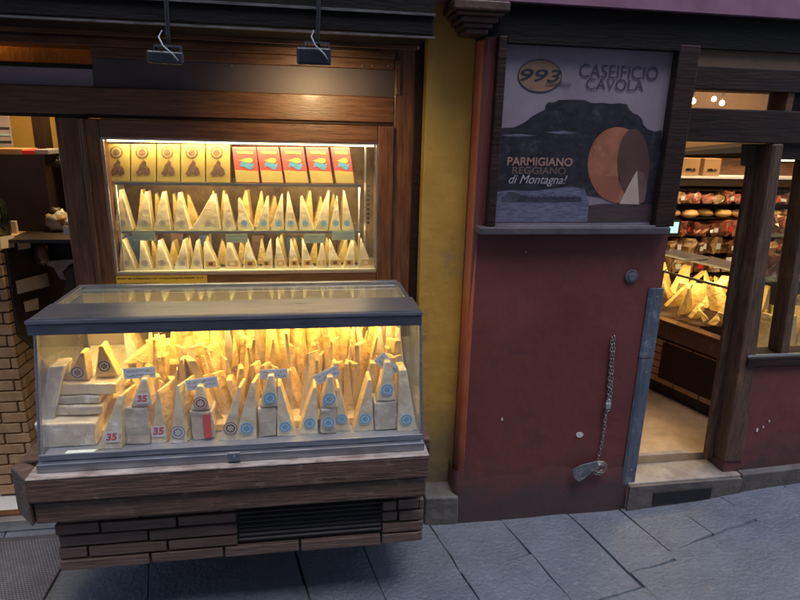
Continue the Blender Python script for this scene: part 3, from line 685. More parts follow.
# left stack of flat pieces
def slab(px0, px1, py0, py1, Yf, dp, lab, mname, zb=None, taper=.15, seed=0):
    a = at(px0, py1, Y=Yf); b = at(px1, py1, Y=Yf); t = at(px0, py0, Y=Yf); zb = a.z if zb is None else zb
    h = t.z - a.z; o_ = (b.x - a.x) * taper
    r_ = thing('cheese_slab', lab, 'cheese', ((a.x + b.x) / 2, Yf, zb))
    m = MB().prism([(a.x + o_, Yf, zb), (b.x - o_ * .1, Yf, zb), (b.x, Yf, zb + h * .9), (a.x, Yf, zb + h)], (0, dp, 0), 0, 1)
    m.build('cheese_piece', [M[mname], M['pale']], r_, bevel=.006, sub=3, amp=.006, fr=14); return zb + h
yS = on(66, 447).y
z = slab(37, 98, 424, 449, yS, .16, 'big pale wrapped slab lying flat in the left front corner of the case', 'wrap', ZD, .12)
z = slab(53, 104, 411, 421, yS + .04, .13, 'thin wrapped slab lying on the big pale slab', 'wrap', z + .002, .03)
z = slab(54, 101, 402, 410, yS + .05, .12, 'thin dark rimmed slab in the middle of the left stack', 'wrap', z + .002, .0)
z = slab(56, 118, 387, 399, yS + .05, .12, 'wide golden slab topping the left stack', 'pale', z + .002, .0)
r1 = front(20, 64, 89, 82, 353, 382, 'ring', 'leaning golden wedge with ringed label on top of the left stack', th=.05, zb=z + .003, Yf=yS + .07, lr=.023, ly=.3, mats=('cut', 'cut'))
r1 = front(21, 95, 119, 101, 346, 380, 'ring', 'taller golden wedge with ringed label on the right of the left stack', th=.05, zb=z + .003, Yf=yS + .09, lr=.022, ly=.36, mats=('cut', 'cut'))
a = at(38, 421, Y=yS + .03); b = at(53, 421, Y=yS + .03)
r_ = thing('cheese_slab', 'tall pale wrapped slab leaning upright against the left glass', 'cheese', a)
MB().prism([a, b, at(64, 366, Y=yS + .03), at(48, 367, Y=yS + .03)], (0, .08, 0)).build('cheese_piece', M['wrap'], r_, bevel=.006, sub=2, amp=.005, fr=14)
# white ticket lying on the deck
a, b, c, d = on(61, 457), on(90, 455.5), on(97, 449.5), on(68, 450.5)
t = MB().prism([a, b, c, d], (0, 0, .001)).build('paper_ticket', mat('pale_ticket', (.66, .78, .78), (.6, .72, .74), 10, bump=0), loc=a)
props(t, 'pale paper ticket lying flat on the steel deck at the left front', 'ticket')
card(139.5, 373, 32, 12, .03, -.448, 'blue price card above the middle 35 wedge', 1)
card(202, 383.5, 32, 12, .12, -.448, 'blue price card on the wedge above the red labelled block', 2)
card(274, 374, 27, 10.5, .02, -.448, 'straight blue price card right of the case centre', 3)
card(327, 375, 26, 11, .45, -.448, 'blue price card tilted up to the right', 4)
card(387, 365, 25, 13, -.85, -.448, 'steep blue price card at the right end of the case', 5)

# back pile: tall golden wedges packed row behind row
random.seed(77)
rowsP = [(-.375, .60, .20), (-.330, .63, .235), (-.28, .65, .245), (-.23, .68, .235), (-.18, .71, .22), (-.13, .74, .20)]
cn = {}; ly = {}
place = ['second rank', 'third rank', 'fourth rank', 'fifth rank', 'sixth rank', 'rearmost rank']
for j, (y, zb, h) in enumerate(rowsP):
    x = -.60 + U(0, .03) if j < 2 else -.66
    while x < .325:
        wd = U(.028, .062); hh = h * U(.75, 1.3)
        if zb + hh > .955: hh = .955 - zb - U(0, .04)
        yy = y + U(-.015, .015)
        lean = U(-.05, .05); side = 'left' if x < -.25 else ('middle' if x < .05 else 'right')
        ly[j] = ly.get(j, 0) + (0 if not (x < -.42 and j >= 2) else 0)
        lying = (x < -.42 and j >= 2 and R() < .55)
        cn[j] = cn.get(j, 0) + 1
        lab = 'golden wedge standing in the %s of the case pile, %s from the left' % (place[j], nth(cn[j]))
        if lying:
            ly[j] += 1
            hh = U(.05, .08); wd = U(.14, .2)
            lab = 'golden wedge lying flat in the %s of the case pile, %s such from left' % (place[j], nth(ly[j]))
            zb2 = zb + U(.04, .12)
            r_ = wedge('cheese_wedge', lab, (x, yy, zb2), (x + wd, yy, zb2 + .01), (x + wd * .8, yy, zb2 + hh), yy, .07, U(-.02, .02), mats=('cut', 'cut'),
                       group='golden wedges piled in the case: ' + place[j] + ' ' + side, trunc=.5, amp=.006)
            x += .09; continue
        tx = min(max(x + wd * U(.15, .85) + lean, -.80), .355)
        r_ = wedge('cheese_wedge', lab, (x, yy, zb), (x + wd, yy, zb), (tx, yy, zb + hh), yy, U(.03, .055), U(-.04, .04),
                   mats=('cut', 'cut') if R() < .7 else ('pale', 'cut'), group='golden wedges piled in the case: ' + place[j] + ' ' + side, trunc=random.choice((.12, .2, .3, .45)), amp=.006)
        if R() < .04: sticker((x + wd * .5, yy - .008, zb + hh * .5), .014, 'brown', r_)
        x += wd * U(.58, .84)
MB().hexa([(-.83, -.41, .577), (.38, -.41, .577), (.38, -.41, .60), (-.83, -.41, .60), (-.83, -.03, .577), (.38, -.03, .577), (.38, -.03, .77), (-.83, -.03, .77)]).build('stepped_tray', M['cut'], cs)

# ------------------------------------------------------------ awning cassette and floodlights
aw = thing('awning_box', 'long black awning box with thin metal rails above the lit window', 'awning', (-.5, -.1, 1.9))
MB().box(-5, .43, -.28, .1, 1.905, 2.2).build('casing', M['beam'], aw, bevel=.004)
MB().box(-5, .432, -.298, -.281, 1.893, 1.899).build('rail', M['rail'], aw)
MB().box(-5, .432, -.290, -.281, 1.962, 1.970).build('rail', M['rail'], aw)
MB().box(-5, .432, -.02, .0, 1.892, 1.9045).build('rail', M['wood'], aw)
MB().box(-5, .30, .101, .155, 1.9, 1.93).build('rail', M['wood_dark'], aw)
def flood(px, py, wpx, hpx, lab, yaw, seed):
    Yf = -.325; c = at(px, py, Y=Yf); s = at(px + 1, py, Y=Yf).x - c.x; w2 = wpx * s / 2; h2 = hpx * s / 2
    t = thing('floodlight', lab, 'floodlight', c, 'floodlights hanging above the window')
    b = MB()
    b.hexa([(-w2, -.02, -h2), (w2, -.02, -h2), (w2, -.02, h2), (-w2, -.02, h2), (-w2 * .8, .035, -h2 * .6), (w2 * .8, .035, -h2 * .6), (w2 * .8, .035, h2 * .8), (-w2 * .8, .035, h2 * .8)])
    for v in b.bm.verts: v.co = Matrix.Rotation(yaw, 3, 'Z') @ v.co + c
    b.build('housing', mat('flood_black', (.035, .037, .05), (.02, .02, .028), 20, rough=.35, bump=.1), t, bevel=.006)
    b = MB()
    for k in range(9):
        x = -w2 * .75 + k * w2 * 1.5 / 8; b.box(x - .0015, x + .0015, -.018, .03, h2, h2 + .008)
    for v in b.bm.verts: v.co = Matrix.Rotation(yaw, 3, 'Z') @ v.co + c
    b.build('cooling_fins', M['black'], t)
    b = MB().box(-w2 * .8, w2 * .8, -.0235, -.021, -h2 * .7, h2 * .65)
    for v in b.bm.verts: v.co = Matrix.Rotation(yaw, 3, 'Z') @ v.co + c
    b.build('lens', mat('flood_lens', (.022, .024, .034), (.012, .013, .02), 8, rough=.2, bump=0, coat=.6), t)
    top = at(px + 2, -14, Y=Yf)
    b = MB().tube([c + Vector((.012, .01, h2)), c + Vector((.012, .01, .06)), c + Vector((.016, .0, .13)), (c.x + .018, Yf, c.z + .27), (c.x + .018, Yf + .02, c.z + .30), (c.x + .018, -.24, c.z + .31)], .007, 10); b.build('hanging_rod', M['black'], t)
    b = MB().box(c.x - .03, c.x + .05, Yf - .004, Yf + .014, c.z + h2 + .012, c.z + h2 + .018).box(c.x - .03, c.x - .026, Yf - .004, Yf + .014, c.z, c.z + h2 + .012).box(c.x + .046, c.x + .05, Yf - .004, Yf + .014, c.z, c.z + h2 + .012)
    b.build('bracket', M['steel_d'], t)
    P = [Vector((c.x + .0, Yf - .012, c.z + .075)), Vector((c.x - .008, Yf - .03, c.z + .055)), Vector((c.x + .004, Yf - .032, c.z + .03)), Vector((c.x + .03, Yf - .03, c.z + .008)), Vector((c.x + .042, Yf - .024, c.z - .008))]
    b = MB().tube(P, .0024, 8); b.build('cable', mat('pale_cable', (.45, .47, .52), None, 30, rough=.4, bump=0), t)
    return t, c
flood(165, 58, 37, 13, 'black floodlight tipped down at the left, above the window', .25, 1)
t, c = flood(314, 57, 35, 17, 'black floodlight facing out at the right, lighting the timber below', -.05, 2)
sp = bpy.data.lights.new('lamp_or_fill', 'SPOT'); sp.energy = 3.8; sp.color = (1, .70, .34); sp.spot_size = math.radians(120); sp.spot_blend = .9; sp.shadow_soft_size = .05
o = bpy.data.objects.new('lamp_or_fill', sp); C.objects.link(o); o.parent = t; o.location = (0, .12, -.04)
o.rotation_euler = Vector((0, .5, -.30)).to_track_quat('-Z', 'Y').to_euler()

# ------------------------------------------------------------ advertising sign
sg = thing('cheese_advert', 'framed dim advertising panel with mountain, cheese wheel and PARMIGIANO REGGIANO lettering', 'sign', (1.12, 0, 1.2))
MB().box(.728, .762, -.05, .0, 1.237, 1.951).build('frame_stile', M['wood_dark'], sg, bevel=.004)
MB().box(1.462, 1.55, -.055, .0, 1.237, 1.951).build('frame_stile', M['wood_dark'], sg, bevel=.004)
MB().box(.762, 1.462, -.054, .0, 1.928, 1.950).build('frame_rail', M['beam'], sg)
MB().box(.690, 1.525, -.075, .0, 1.207, 1.236).build('sill', mat('sill_grey', (.10, .085, .095), (.06, .05, .06), 9, rough=.4, bump=.3), sg, bevel=.004)
MB().box(.764, 1.46, -.06, -.052, 1.237, 1.243).build('bead', M['alu'], sg)
YP = -.016
def sp_(zx, zy, Y=YP): return at(480 + zx / 2.857, 30 + zy / 2.857, Y=Y)
def SX(zx, zy=300): return sp_(zx, zy).x
pan = MB().box(.763, 1.461, -.014, -.001, 1.238, 1.927).build('panel', mat('poster_sky', (.28, .225, .275), (.21, .165, .205), 5, rough=.4, bump=.05, coat=.25), sg)
def shape(name, pts, layer, m_, par=pan):
    return MB().face([sp_(x, y, YP - layer * .00025) for x, y in pts]).build(name, m_, par)
mtn = mat('printed_mountain', (.032, .028, .040), (.010, .009, .013), 22, (1, 1, 2), rough=.4, bump=0, c3=(.060, .053, .070), spots=16, detail=12)
shape('mountain_print', [(53, 280), (75, 279), (95, 279), (112, 272), (130, 262), (150, 246), (172, 234), (185, 228), (188, 214), (196, 206), (212, 207), (225, 200), (262, 199), (300, 200), (313, 207), (325, 209), (350, 208), (375, 211), (400, 209), (420, 212), (426, 226), (436, 237), (452, 243), (463, 255), (468, 272), (480, 284), (500, 290), (519, 286), (512, 400), (500, 505), (300, 470), (42, 468)], 1, mtn)
fld = mat('printed_field', (.17, .16, .24), (.07, .065, .11), 26, (1, 1, 5), rough=.45, bump=0)
shape('field_print', [(43, 462), (90, 458), (150, 460), (220, 452), (262, 447), (300, 455), (312, 500), (312, 548), (37, 548)], 2, fld)
shape('field_print', [(60, 300), (110, 297), (165, 301), (120, 305), (80, 304)], 2, fld)
shape('field_print', [(190, 292), (240, 288), (280, 294), (235, 298)], 2, fld)
shape('treeline_print', [(60, 478), (75, 470), (80, 462), (95, 463), (130, 474), (160, 478), (290, 476), (290, 492), (60, 492)], 3, mat('printed_treeline', (.07, .06, .09), (.035, .03, .045), 25, bump=0))
shape('plinth_print', [(310, 502), (350, 496), (490, 500), (492, 546), (306, 548)], 3, mat('printed_wood', (.075, .045, .05), (.04, .024, .028), 12, (1, 1, 6), bump=0))
ell = [(393 + 85 * math.cos(t_ * math.pi / 20), 385 + 108 * math.sin(t_ * math.pi / 20)) for t_ in range(40)]
shape('wheel_print', ell, 4, mat('printed_rind', (.38, .14, .07), (.20, .065, .035), 7, bump=0, c3=(.46, .21, .12), spots=6))
cutf = [(438 + 46 * math.cos(k * .2618 + .1), 383 + 101 * math.sin(k * .2618 + .1)) for k in range(24)]
shape('wheel_face_print', cutf, 5, mat('printed_wheel_face', (.10, .045, .035), (.07, .03, .026), 8, bump=0))
shape('wheel_rim_print', [(310, 415), (398, 418), (405, 455), (395, 486), (360, 482), (325, 450)], 5, mat('printed_rind_low', (.27, .09, .05), (.21, .07, .04), 6, bump=0))
shape('slice_print', [(398, 497), (424, 445), (449, 400), (452, 450), (455, 498)], 6, mat('printed_slice', (.50, .38, .33), (.42, .31, .27), 8, bump=0))
shape('slice_print', [(449, 400), (468, 408), (478, 440), (470, 490), (455, 498), (452, 450)], 6, mat('printed_slice_side', (.17, .10, .09), (.11, .06, .055), 12, bump=0))
shape('badge_print', [(171 + 63 * math.cos(k * math.pi / 18), 131 + 48 * math.sin(k * math.pi / 18)) for k in range(36)], 2, M['ink'])
shape('badge_print', [(171 + 60 * math.cos(k * math.pi / 18), 131 + 45 * math.sin(k * math.pi / 18)) for k in range(36)], 3, mat('printed_gold', (.27, .16, .10), (.22, .13, .08), 8, bump=0))
def stext(s, x0, x1, y0, y1, m_, layer=7, **k):
    a = sp_(x0, y1); b = sp_(x1, y0)
    za = (sp_(x0, y1).z + sp_(x1, y1).z) / 2; zb = (sp_(x0, y0).z + sp_(x1, y0).z) / 2
    return text('lettering', s, (sp_(x0, y0).x + sp_(x0, y1).x) / 2, (sp_(x1, y0).x + sp_(x1, y1).x) / 2, za, zb, YP - layer * .00025, m_, pan, **k)
ink_v = mat('printed_violet_ink', (.055, .04, .08), (.05, .035, .07), 9, bump=0)
stext('993', 114, 232, 112, 148, M['ink'], shear=.25, bold=.012)
stext('caseificio', 188, 258, 146, 162, M['ink'], shear=.3)
def serif_text(s, x0, x1, y0, y1):
    o = stext(s, x0, x1, y0, y1, ink_v, bold=-.004)
    return o
serif_text('CASEIFICIO', 284, 509, 101, 139)
serif_text('CAVOLA', 303, 468, 140, 173)
lt = mat('printed_pink_brown', (.36, .20, .17), (.3, .165, .14), 9, bump=0)
stext('PARMIGIANO', 78, 264, 364, 388, lt, bold=.02)
stext('REGGIANO', 92, 245, 391, 412, mat('printed_brown', (.15, .095, .095), None, 9, bump=0), bold=.02)
stext('di Montagna!', 82, 248, 414, 447, mat('printed_pale', (.42, .37, .42), None, 9, bump=0), shear=.35)
a, b = sp_(98, 486), sp_(272, 468)
scrawl(a.x, b.x, a.z, b.z, 1, YP - .005, pan, M['ink'], 15, .003, 'small_lettering')

# ------------------------------------------------------------ bits on the red wall
t = thing('doorbell_disc', 'round grey metal disc fixed to the red wall beside the doorway', 'wall fixture', at(631, 276, Y=-.014))
c = at(631, 276, Y=-.014)
MB().disc(c, (0, -1, 0), .030, .008, 28).build('plate', M['rail'], t, bevel=.003)
MB().disc(c + Vector((0, -.0085, 0)), (0, -1, 0), .018, .004, 24).build('boss', M['steel'], t, bevel=.002)
m = MB(); random.seed(4)
c = at(580, 435, Y=-.016)
pts = [c + Vector((.021 * math.cos(k * .6) * U(.75, 1.1), 0, .014 * math.sin(k * .6) * U(.75, 1.1))) for k in range(10)]
o = MB().prism(pts, (0, .006, 0)).build('plaster_chip', M['plaster_w'], loc=c); props(o, 'small white chipped patch of bare plaster low on the red wall', 'plaster patch')
c = at(526, 252, Y=-.014); o = MB().disc(c, (0, -1, 0), .003, .004, 10).build('screw', M['alu'], loc=c); props(o, 'tiny pale screw in the red wall below the sign', 'screw')
c = at(502, 419, Y=-.014); o = MB().disc(c, (0, -1, 0), .004, .003, 8, ry=.009).build('plaster_chip', M['plaster_w'], loc=c); props(o, 'tiny pale scratch left of centre on the red wall', 'plaster patch')
for px, py, rr in ((757, 430, .006), (763, 427, .004), (769, 421, .004), (746, 366, .008)):
    c = at(px, py, Y=-.002); o = MB().disc(c, (0, -1, 0), rr, .003, 7, ry=rr * 1.8).build('plaster_chip', M['plaster_w'], loc=c)
    props(o, {757: 'pale scratch low on the red wall under the right window, lowest of three', 763: 'pale scratch under the right window, middle of three', 769: 'pale scratch under the right window, highest of three', 746: 'pale chip just under the corner of the right window sill'}[px], 'plaster patch')
# chain
ch = thing('hanging_chain', 'long rusty metal chain with a small padlock hanging on the red wall', 'chain', at(612, 338, Y=-.02))
path = [at(*p, Y=-.024) for p in ((612, 337), (611, 360), (609, 385), (608, 402), (606, 412), (604, 430), (601, 448), (597, 462))]
def lerp_path(P, s):
    tot = [0]
    for a, b in zip(P, P[1:]): tot.append(tot[-1] + (b - a).length)
    d = s * tot[-1]
    for i in range(len(P) - 1):
        if d <= tot[i + 1] or i == len(P) - 2:
            return P[i].lerp(P[i + 1], (d - tot[i]) / (tot[i + 1] - tot[i])), (P[i + 1] - P[i]).normalized()
def links(P, n, off, name, lw=.0065, ll=.0115):
    b = MB()
    for k in range(n):
        p, d = lerp_path(P, (k + .5) / n); sd = Vector((1, 0, 0)) if k % 2 else Vector((0, 1, 0))
        sd = (sd - d * sd.dot(d)).normalized() * (1 if k % 2 else .5); p = p + off
        ring = [p + d * ll * math.cos(t_ * math.pi / 5) + sd * lw * math.sin(t_ * math.pi / 5) for t_ in range(11)]
        b.tube(ring, .0024, 6, cap=False)
    return b.build(name, M['chain'], ch)
links(path, 36, Vector((0, 0, 0)), 'chain_strand')
links(path[:5], 20, Vector((.013, .004, .004)), 'chain_strand')
q = at(608, 404, Y=-.04)
pk = MB().box(q.x - .012, q.x + .012, q.y - .008, q.y + .008, q.z - .022, q.z + .006).build('padlock', M['alu'], ch, bevel=.003)
MB().tube([q + Vector((-.008, 0, .004)), q + Vector((-.008, 0, .018)), q + Vector((0, 0, .024)), q + Vector((.008, 0, .018)), q + Vector((.008, 0, .004))], .0025, 8).build('shackle', M['alu'], pk)
c = at(599, 468, Y=-.045)
loop = [c + Vector((.034 * math.cos(k * .45), 0, .032 * math.sin(k * .45))) for k in range(15)]
links(loop, 20, Vector((0, 0, 0)), 'chain_loop')
loop = [c + Vector((.022 * math.cos(k * .45), -.004, .020 * math.sin(k * .45))) for k in range(15)]
links(loop, 14, Vector((0, 0, 0)), 'chain_loop')
pts = [at(*p, Y=-.055) for p in ((573, 470), (583, 465), (597, 462), (600, 468), (590, 474), (580, 482), (574, 478))]
o = MB().prism(pts, (0, .006, 0)).build('metal_flap', mat('scraped_zinc', (.20, .21, .24), (.10, .10, .115), 30, rough=.5, bump=.5, metal=.3), loc=pts[0], sub=1, amp=.004, fr=30)
props(o, 'crumpled grey zinc flap low on the red wall by the end of the chain', 'metal scrap')
# steel corner guard
cg = thing('corner_guard', 'blue grey steel corner guard on the red wall at the doorway', 'corner guard', (1.53, 0, -.04))
for za, zb, e in ((-.04, .625, 0), (.628, .958, .001)):
    MB().prism([(1.500 - e, -.0165, za), (1.512 - e, -.026 - e, za), (1.566, -.026 - e, za), (1.5705 + e, -.02, za), (1.5705 + e, .10, za), (1.567, .10, za), (1.567, -.0165, za)], (0, 0, zb - za)).build('plate', M['steel_j'], cg, bevel=.0015)
for z_ in (.05, .56, .68, .92):
    MB().disc((1.54, -.0275, z_), (0, -1, 0), .004, .002, 10).build('rivet', M['alu'], cg)

# ------------------------------------------------------------ doorway and right window
dr = thing('door_frame', 'worn dark timber door frame with glazed transom and leaning post', 'door frame', (1.85, 0, 0))
MB().box(1.566, 4.5, .03, .16, 1.885, 1.951).build('head_rail', M['wall_dk'], dr)
MB().box(1.566, 4.5, .0, .14, 1.795, 1.8845).build('transom_rail', M['wood_dark'], dr, bevel=.004)
MB().box(1.566, 4.5, .0, .14, 1.587, 1.722).build('lintel', M['wood_dark'], dr, bevel=.005)
MB().box(1.566, 2.03, .06, .066, 1.7225, 1.7945).build('transom_pane', M['glass'], dr)
MB().box(2.03, 2.06, .01, .12, 1.7225, 1.7945).build('mullion', M['wood'], dr)
MB().box(2.061, 4.5, .05, .12, 1.7225, 1.7945).build('infill', M['wood_dark'], dr)
def lean(x0t, x1t, x0b, x1b, y0, y1, zb, zt, name, m_, par, **k):
    return MB().hexa([(x0b, y0, zb), (x1b, y0, zb), (x1t, y0, zt), (x0t, y0, zt), (x0b, y1, zb), (x1b, y1, zb), (x1t, y1, zt), (x0t, y1, zt)]).build(name, m_, par, **k)
def board(pt, pb, y0, y1, name, m_, par, zt=None, **k):
    (a0, a1, ya), (b0, b1, yb) = pt, pb
    t0, t1, u0, u1 = at(a0, ya, Y=y0), at(a1, ya, Y=y0), at(b0, yb, Y=y0), at(b1, yb, Y=y0)
    q = [u0, u1, t1, t0]; d = Vector((0, y1 - y0, 0))
    return MB().hexa([*q, *[p + d for p in q]]).build(name, m_, par, **k)
board((752, 771, 144), (705, 724, 459), .075, .10, 'post', M['wood_old'], dr, bevel=.005, sub=2, amp=.004)
board((774, 784, 144), (724, 743, 462), -.01, .08, 'post', M['wood_old'], dr, bevel=.006, sub=2, amp=.004)
board((744, 768, 144), (743, 767, 166), .07, .089, 'bracket_block', M['wood_old'], dr, bevel=.006)
rw = thing('shop_window', 'right hand shop window in worn dark timber with two upright bars', 'window', (2.6, 0, .55))
MB().box(2.0655, 4.5, -.02, .12, .555, .605).build('sill', M['wood_dark'], rw, bevel=.004)
MB().box(2.0655, 4.5, -.012, .0, .606, .616).build('sill_bead', M['alu'], rw)
MB().box(2.0455, 4.5, .02, .10, 1.52, 1.586).build('head', M['wood_dark'], rw)
lean(2.20, 2.235, 2.262, 2.305, .01, .1, .606, 1.52, 'bar', M['wood_old'], rw, bevel=.005)
lean(2.75, 2.81, 2.835, 2.895, .01, .1, .606, 1.52, 'bar', M['wood_old'], rw, bevel=.005)
MB().box(2.05, 4.5, .105, .109, .606, 1.52).build('pane', M['glass'], rw)

# ------------------------------------------------------------ right shop interior
random.seed(31)
gs = thing('goods_shelf', 'tall brown wall shelf packed with cured meats, loaves and packets', 'shelf', (2.9, 1.7, 0))
lev = [.66, .80, .93, 1.06, 1.16, 1.255]
for z_ in lev: MB().box(2.3, 4.9, 1.5, 1.85, z_ - .012, z_).build('shelf_board', M['wood_dark'], gs)
MB().box(2.3, 4.9, 1.86, 1.88, .2, 2.0).build('back_panel', M['wall_dk'], gs)
MB().box(2.3, 4.9, 1.45, 1.86, 1.335, 1.35).build('top_board', M['lbl_white'], gs)
MB().box(2.3, 4.9, 1.6, 1.85, 1.27, 1.334).build('valance', M['wood'], gs)
MB().box(2.3, 4.9, 1.62, 1.85, 1.351, 1.47).build('upper_panel', M['wood'], gs)
MB().prism([(2.3, 1.55, 1.472), (4.9, 1.55, 1.60), (4.9, 1.55, 1.75), (2.3, 1.55, 1.475)], (0, .3, 0)).build('slanted_beam', M['black'], gs)
MB().box(1.9, 4.9, 1.9, 1.95, 1.3, 2.3).build('upper_wall', M['wall_in'], gs)
MB().box(2.3, 4.9, 1.47, 1.85, .2, .64).build('cupboard', M['wood_dark'], gs)
cols = {'ham': ((.34, .10, .06), (.18, .05, .03)), 'pale': ((.46, .28, .15), (.26, .14, .07)), 'salami': ((.22, .085, .05), (.10, .035, .02)), 'cream': ((.52, .38, .22), (.32, .2, .1)), 'pink': ((.48, .20, .14), (.28, .09, .06))}
pm = {k: mat('packet_' + k, v[0], v[1], 16, rough=.3, bump=.8, bscale=20, coat=.6, c3=tuple(c * .35 + .02 for c in v[0]), spots=13, ramp=(.3, .7)) for k, v in cols.items()}
bread = mat('bread_crust', (.56, .36, .15), (.34, .19, .07), 9, rough=.5, bump=.4)
protos = {}
def goods(kind, x, y, z, s):
    if kind == 'loaf': b = MB().blob((0, 0, .5 * s[2]), (s[0] / 2, s[1] / 2, s[2] / 2), 14, amp=.15, seed=x)
    else:
        b = MB().box(-s[0] / 2, s[0] / 2, -s[1] / 2, s[1] / 2, 0, s[2])
        bmesh.ops.subdivide_edges(b.bm, edges=b.bm.edges[:], cuts=3, use_grid_fill=True)
        for v in b.bm.verts:
            f = Vector((v.co.x / s[0] * 2, v.co.y / s[1] * 2, v.co.z / s[2] * 2 - 1))
            k_ = 1 - .22 * (f.x ** 2 * f.z ** 2); v.co.x *= k_; v.co += Vector(noise.noise_vector(v.co * 26 + Vector((x, y, z)) * 7)) * .022
            v.co.z = max(v.co.z, 0)
    return b
names = {'ham': 'red cured ham packet', 'pale': 'tan paper packet', 'salami': 'dark salami packet', 'cream': 'cream coloured packet', 'pink': 'pink sliced meat packet', 'loaf': 'golden round loaf'}
rk = [['salami', 'pale', 'ham', 'cream', 'pale', 'pale'], ['cream', 'salami', 'pale', 'salami', 'cream'], ['ham', 'pink', 'salami', 'ham', 'pink'], ['loaf'], ['salami', 'cream', 'pale', 'pink']]
gc = {}
lname = ['lowest', 'second lowest', 'middle', 'bread', 'top']
for li, (z_, hmax) in enumerate(zip(lev[:5], (.12, .11, .11, .08, .07))):
    x = 2.36; i = 0
    while x < 4.5:
        kd = rk[li][i % len(rk[li])] if R() < .7 else random.choice(rk[li])
        s = (U(.05, .10), U(.08, .14), hmax * U(.7, 1.15))
        if kd == 'loaf': s = (U(.10, .14), .12, .055)
        yy = 1.46 + s[1] / 2 + U(-.04, .01); x += s[0] / 2
        b = goods(kd, x, yy, z_, s)
        o = b.build('loaf' if kd == 'loaf' else 'food_packet', bread if kd == 'loaf' else pm[kd])
        o.location = (x, yy, z_ + .001); o.rotation_euler = (U(-.12, .05), U(-.12, .12), U(-.4, .4)); ORI[o.name] = Vector((0, 0, 0))
        gc[kd, li] = gc.get((kd, li), 0) + 1
        props(o, '%s, %s level of the meat shelf, %s such from left' % (names[kd], lname[li], nth(gc[kd, li])), 'loaf' if kd == 'loaf' else 'food packet', names[kd] + 's, ' + lname[li] + ' level')
        if kd != 'loaf' and R() < .5:
            MB().box(-s[0] * .25, s[0] * .2, -s[1] / 2 - .012, -s[1] / 2 - .010, s[2] * .3, s[2] * .65).build('label', M['lbl_white' if R() < .5 else 'lbl_red'], o)
        x += s[0] / 2 + .004; i += 1
for i, (px, w_) in enumerate(((708, .075), (731, .075))):
    a = at(px, 259, Y=1.43); o = MB().box(a.x - w_ / 2, a.x + w_ / 2, 1.43, 1.433, a.z - .025, a.z + .012).build('price_card', M['lbl_white'], loc=a)
    props(o, '%s white price card on the lowest shelf of the meat wall' % ('left' if i == 0 else 'right'), 'price card')
for i, (x0, x1) in enumerate(((681, 701), (702.5, 722))):
    a = at(x0, 176, Y=1.47); b_ = at(x1, 159, Y=1.47)
    t = thing('cardboard_box', '%s of the two small cardboard boxes on top of the meat shelf' % ('left' if i == 0 else 'right'), 'box', (a.x, 1.5, 1.352))
    MB().box(a.x, b_.x, 1.47, 1.6, 1.352, 1.352 + (b_.z - a.z)).build('carton', M['cardboard'], t, bevel=.003)
    scrawl(a.x + .03, b_.x - .03, 1.375, 1.41, 1, 1.467, t, M['ink'], 44 + i, .008, 'print')
t = thing('screen', 'small lit pale blue screen beside the meat shelf', 'screen', at(673, 228, Y=1.35))
c = at(673, 228, Y=1.35)
MB().box(c.x - .06, c.x + .06, 1.355, 1.38, c.z - .06, c.z + .055).build('casing', M['black'], t)
MB().box(c.x - .035, c.x + .04, 1.35, 1.3545, c.z - .035, c.z + .04).build('display', glow('screen_light', (.35, .75, .8), .35), t)
# cheese counter running back at a slant
D = Vector((-.30, .954, 0)); NF = Vector((-.954, -.30, 0)); O = Vector((2.33, .44, 0))
def cp(s, n, z): return O + D * s - NF * n + Vector((0, 0, z))     # s along the counter, n into it
ct = thing('cheese_counter', 'slanting glass cheese counter on a brick and dark wood base inside the doorway', 'counter', (2.2, .8, .02))
def cbox(s0, s1, n0, n1, z0, z1, name, m_, **k):
    return MB().hexa([cp(s0, n0, z0), cp(s1, n0, z0), cp(s1, n0, z1), cp(s0, n0, z1), cp(s0, n1, z0), cp(s1, n1, z0), cp(s1, n1, z1), cp(s0, n1, z1)]).build(name, m_, ct, **k)
def atc(px, py):
    d = AX @ Vector((px - 400, py - 300, F)); t_ = (O - CAM).dot(NF) / d.dot(NF); return CAM + d * t_
zc = [atc(680, y).z for y in (405, 388, 361, 345, 274)]
cbox(0, 1.5, .02, .5, .021, .10, 'plinth', M['black'])
b = MB()
def cslat(s0, s1, z0, z1): b.hexa([cp(s0, 0, z0), cp(s1, 0, z0), cp(s1, 0, z1), cp(s0, 0, z1), cp(s0, .03, z0), cp(s1, .03, z0), cp(s1, .03, z1), cp(s0, .03, z1)])
for r in range(6):
    s = -.05 + (.09 if r % 2 else 0)
    while s < 1.5:
        cslat(max(s, 0), s + .17, .10 + r * .048, .141 + r * .048); s += .18
b.build('brickwork', M['brick'], ct, bevel=.003)
cbox(0, 1.5, .031, .5, .10, .40, 'core', M['mortar'])
cbox(.02, .42, -.006, .0, .135, .37, 'vent_panel', M['wood_dark'])
cbox(-.02, 1.5, -.02, .5, .40, .50, 'rim_board', M['wood_rim'], bevel=.005)
cbox(-.02, 1.5, -.022, .05, .5005, .512, 'rim_top', M['wood'])
cbox(0, 1.45, .0, .004, .513, .80, 'front_glass', M['glass'])
cbox(0, 1.45, -.004, .008, .80, .812, 'glass_rail', M['alu'])
cbox(0, 1.45, .3, .5, .835, .85, 'top_shelf', M['steel'])
for s in (0, .5, 1.0, 1.45):
    m = MB().tube([cp(s, .0, .51), cp(s, .0, .80), cp(s, .1, .86), cp(s, .4, .86)], .008, 8); m.build('hoop', M['alu'], ct)
area(ct, cp(.7, .15, .83), cp(.7, .2, .5), 1.3, .1, 2.2, (1, .72, .3))
random.seed(8); i = 0
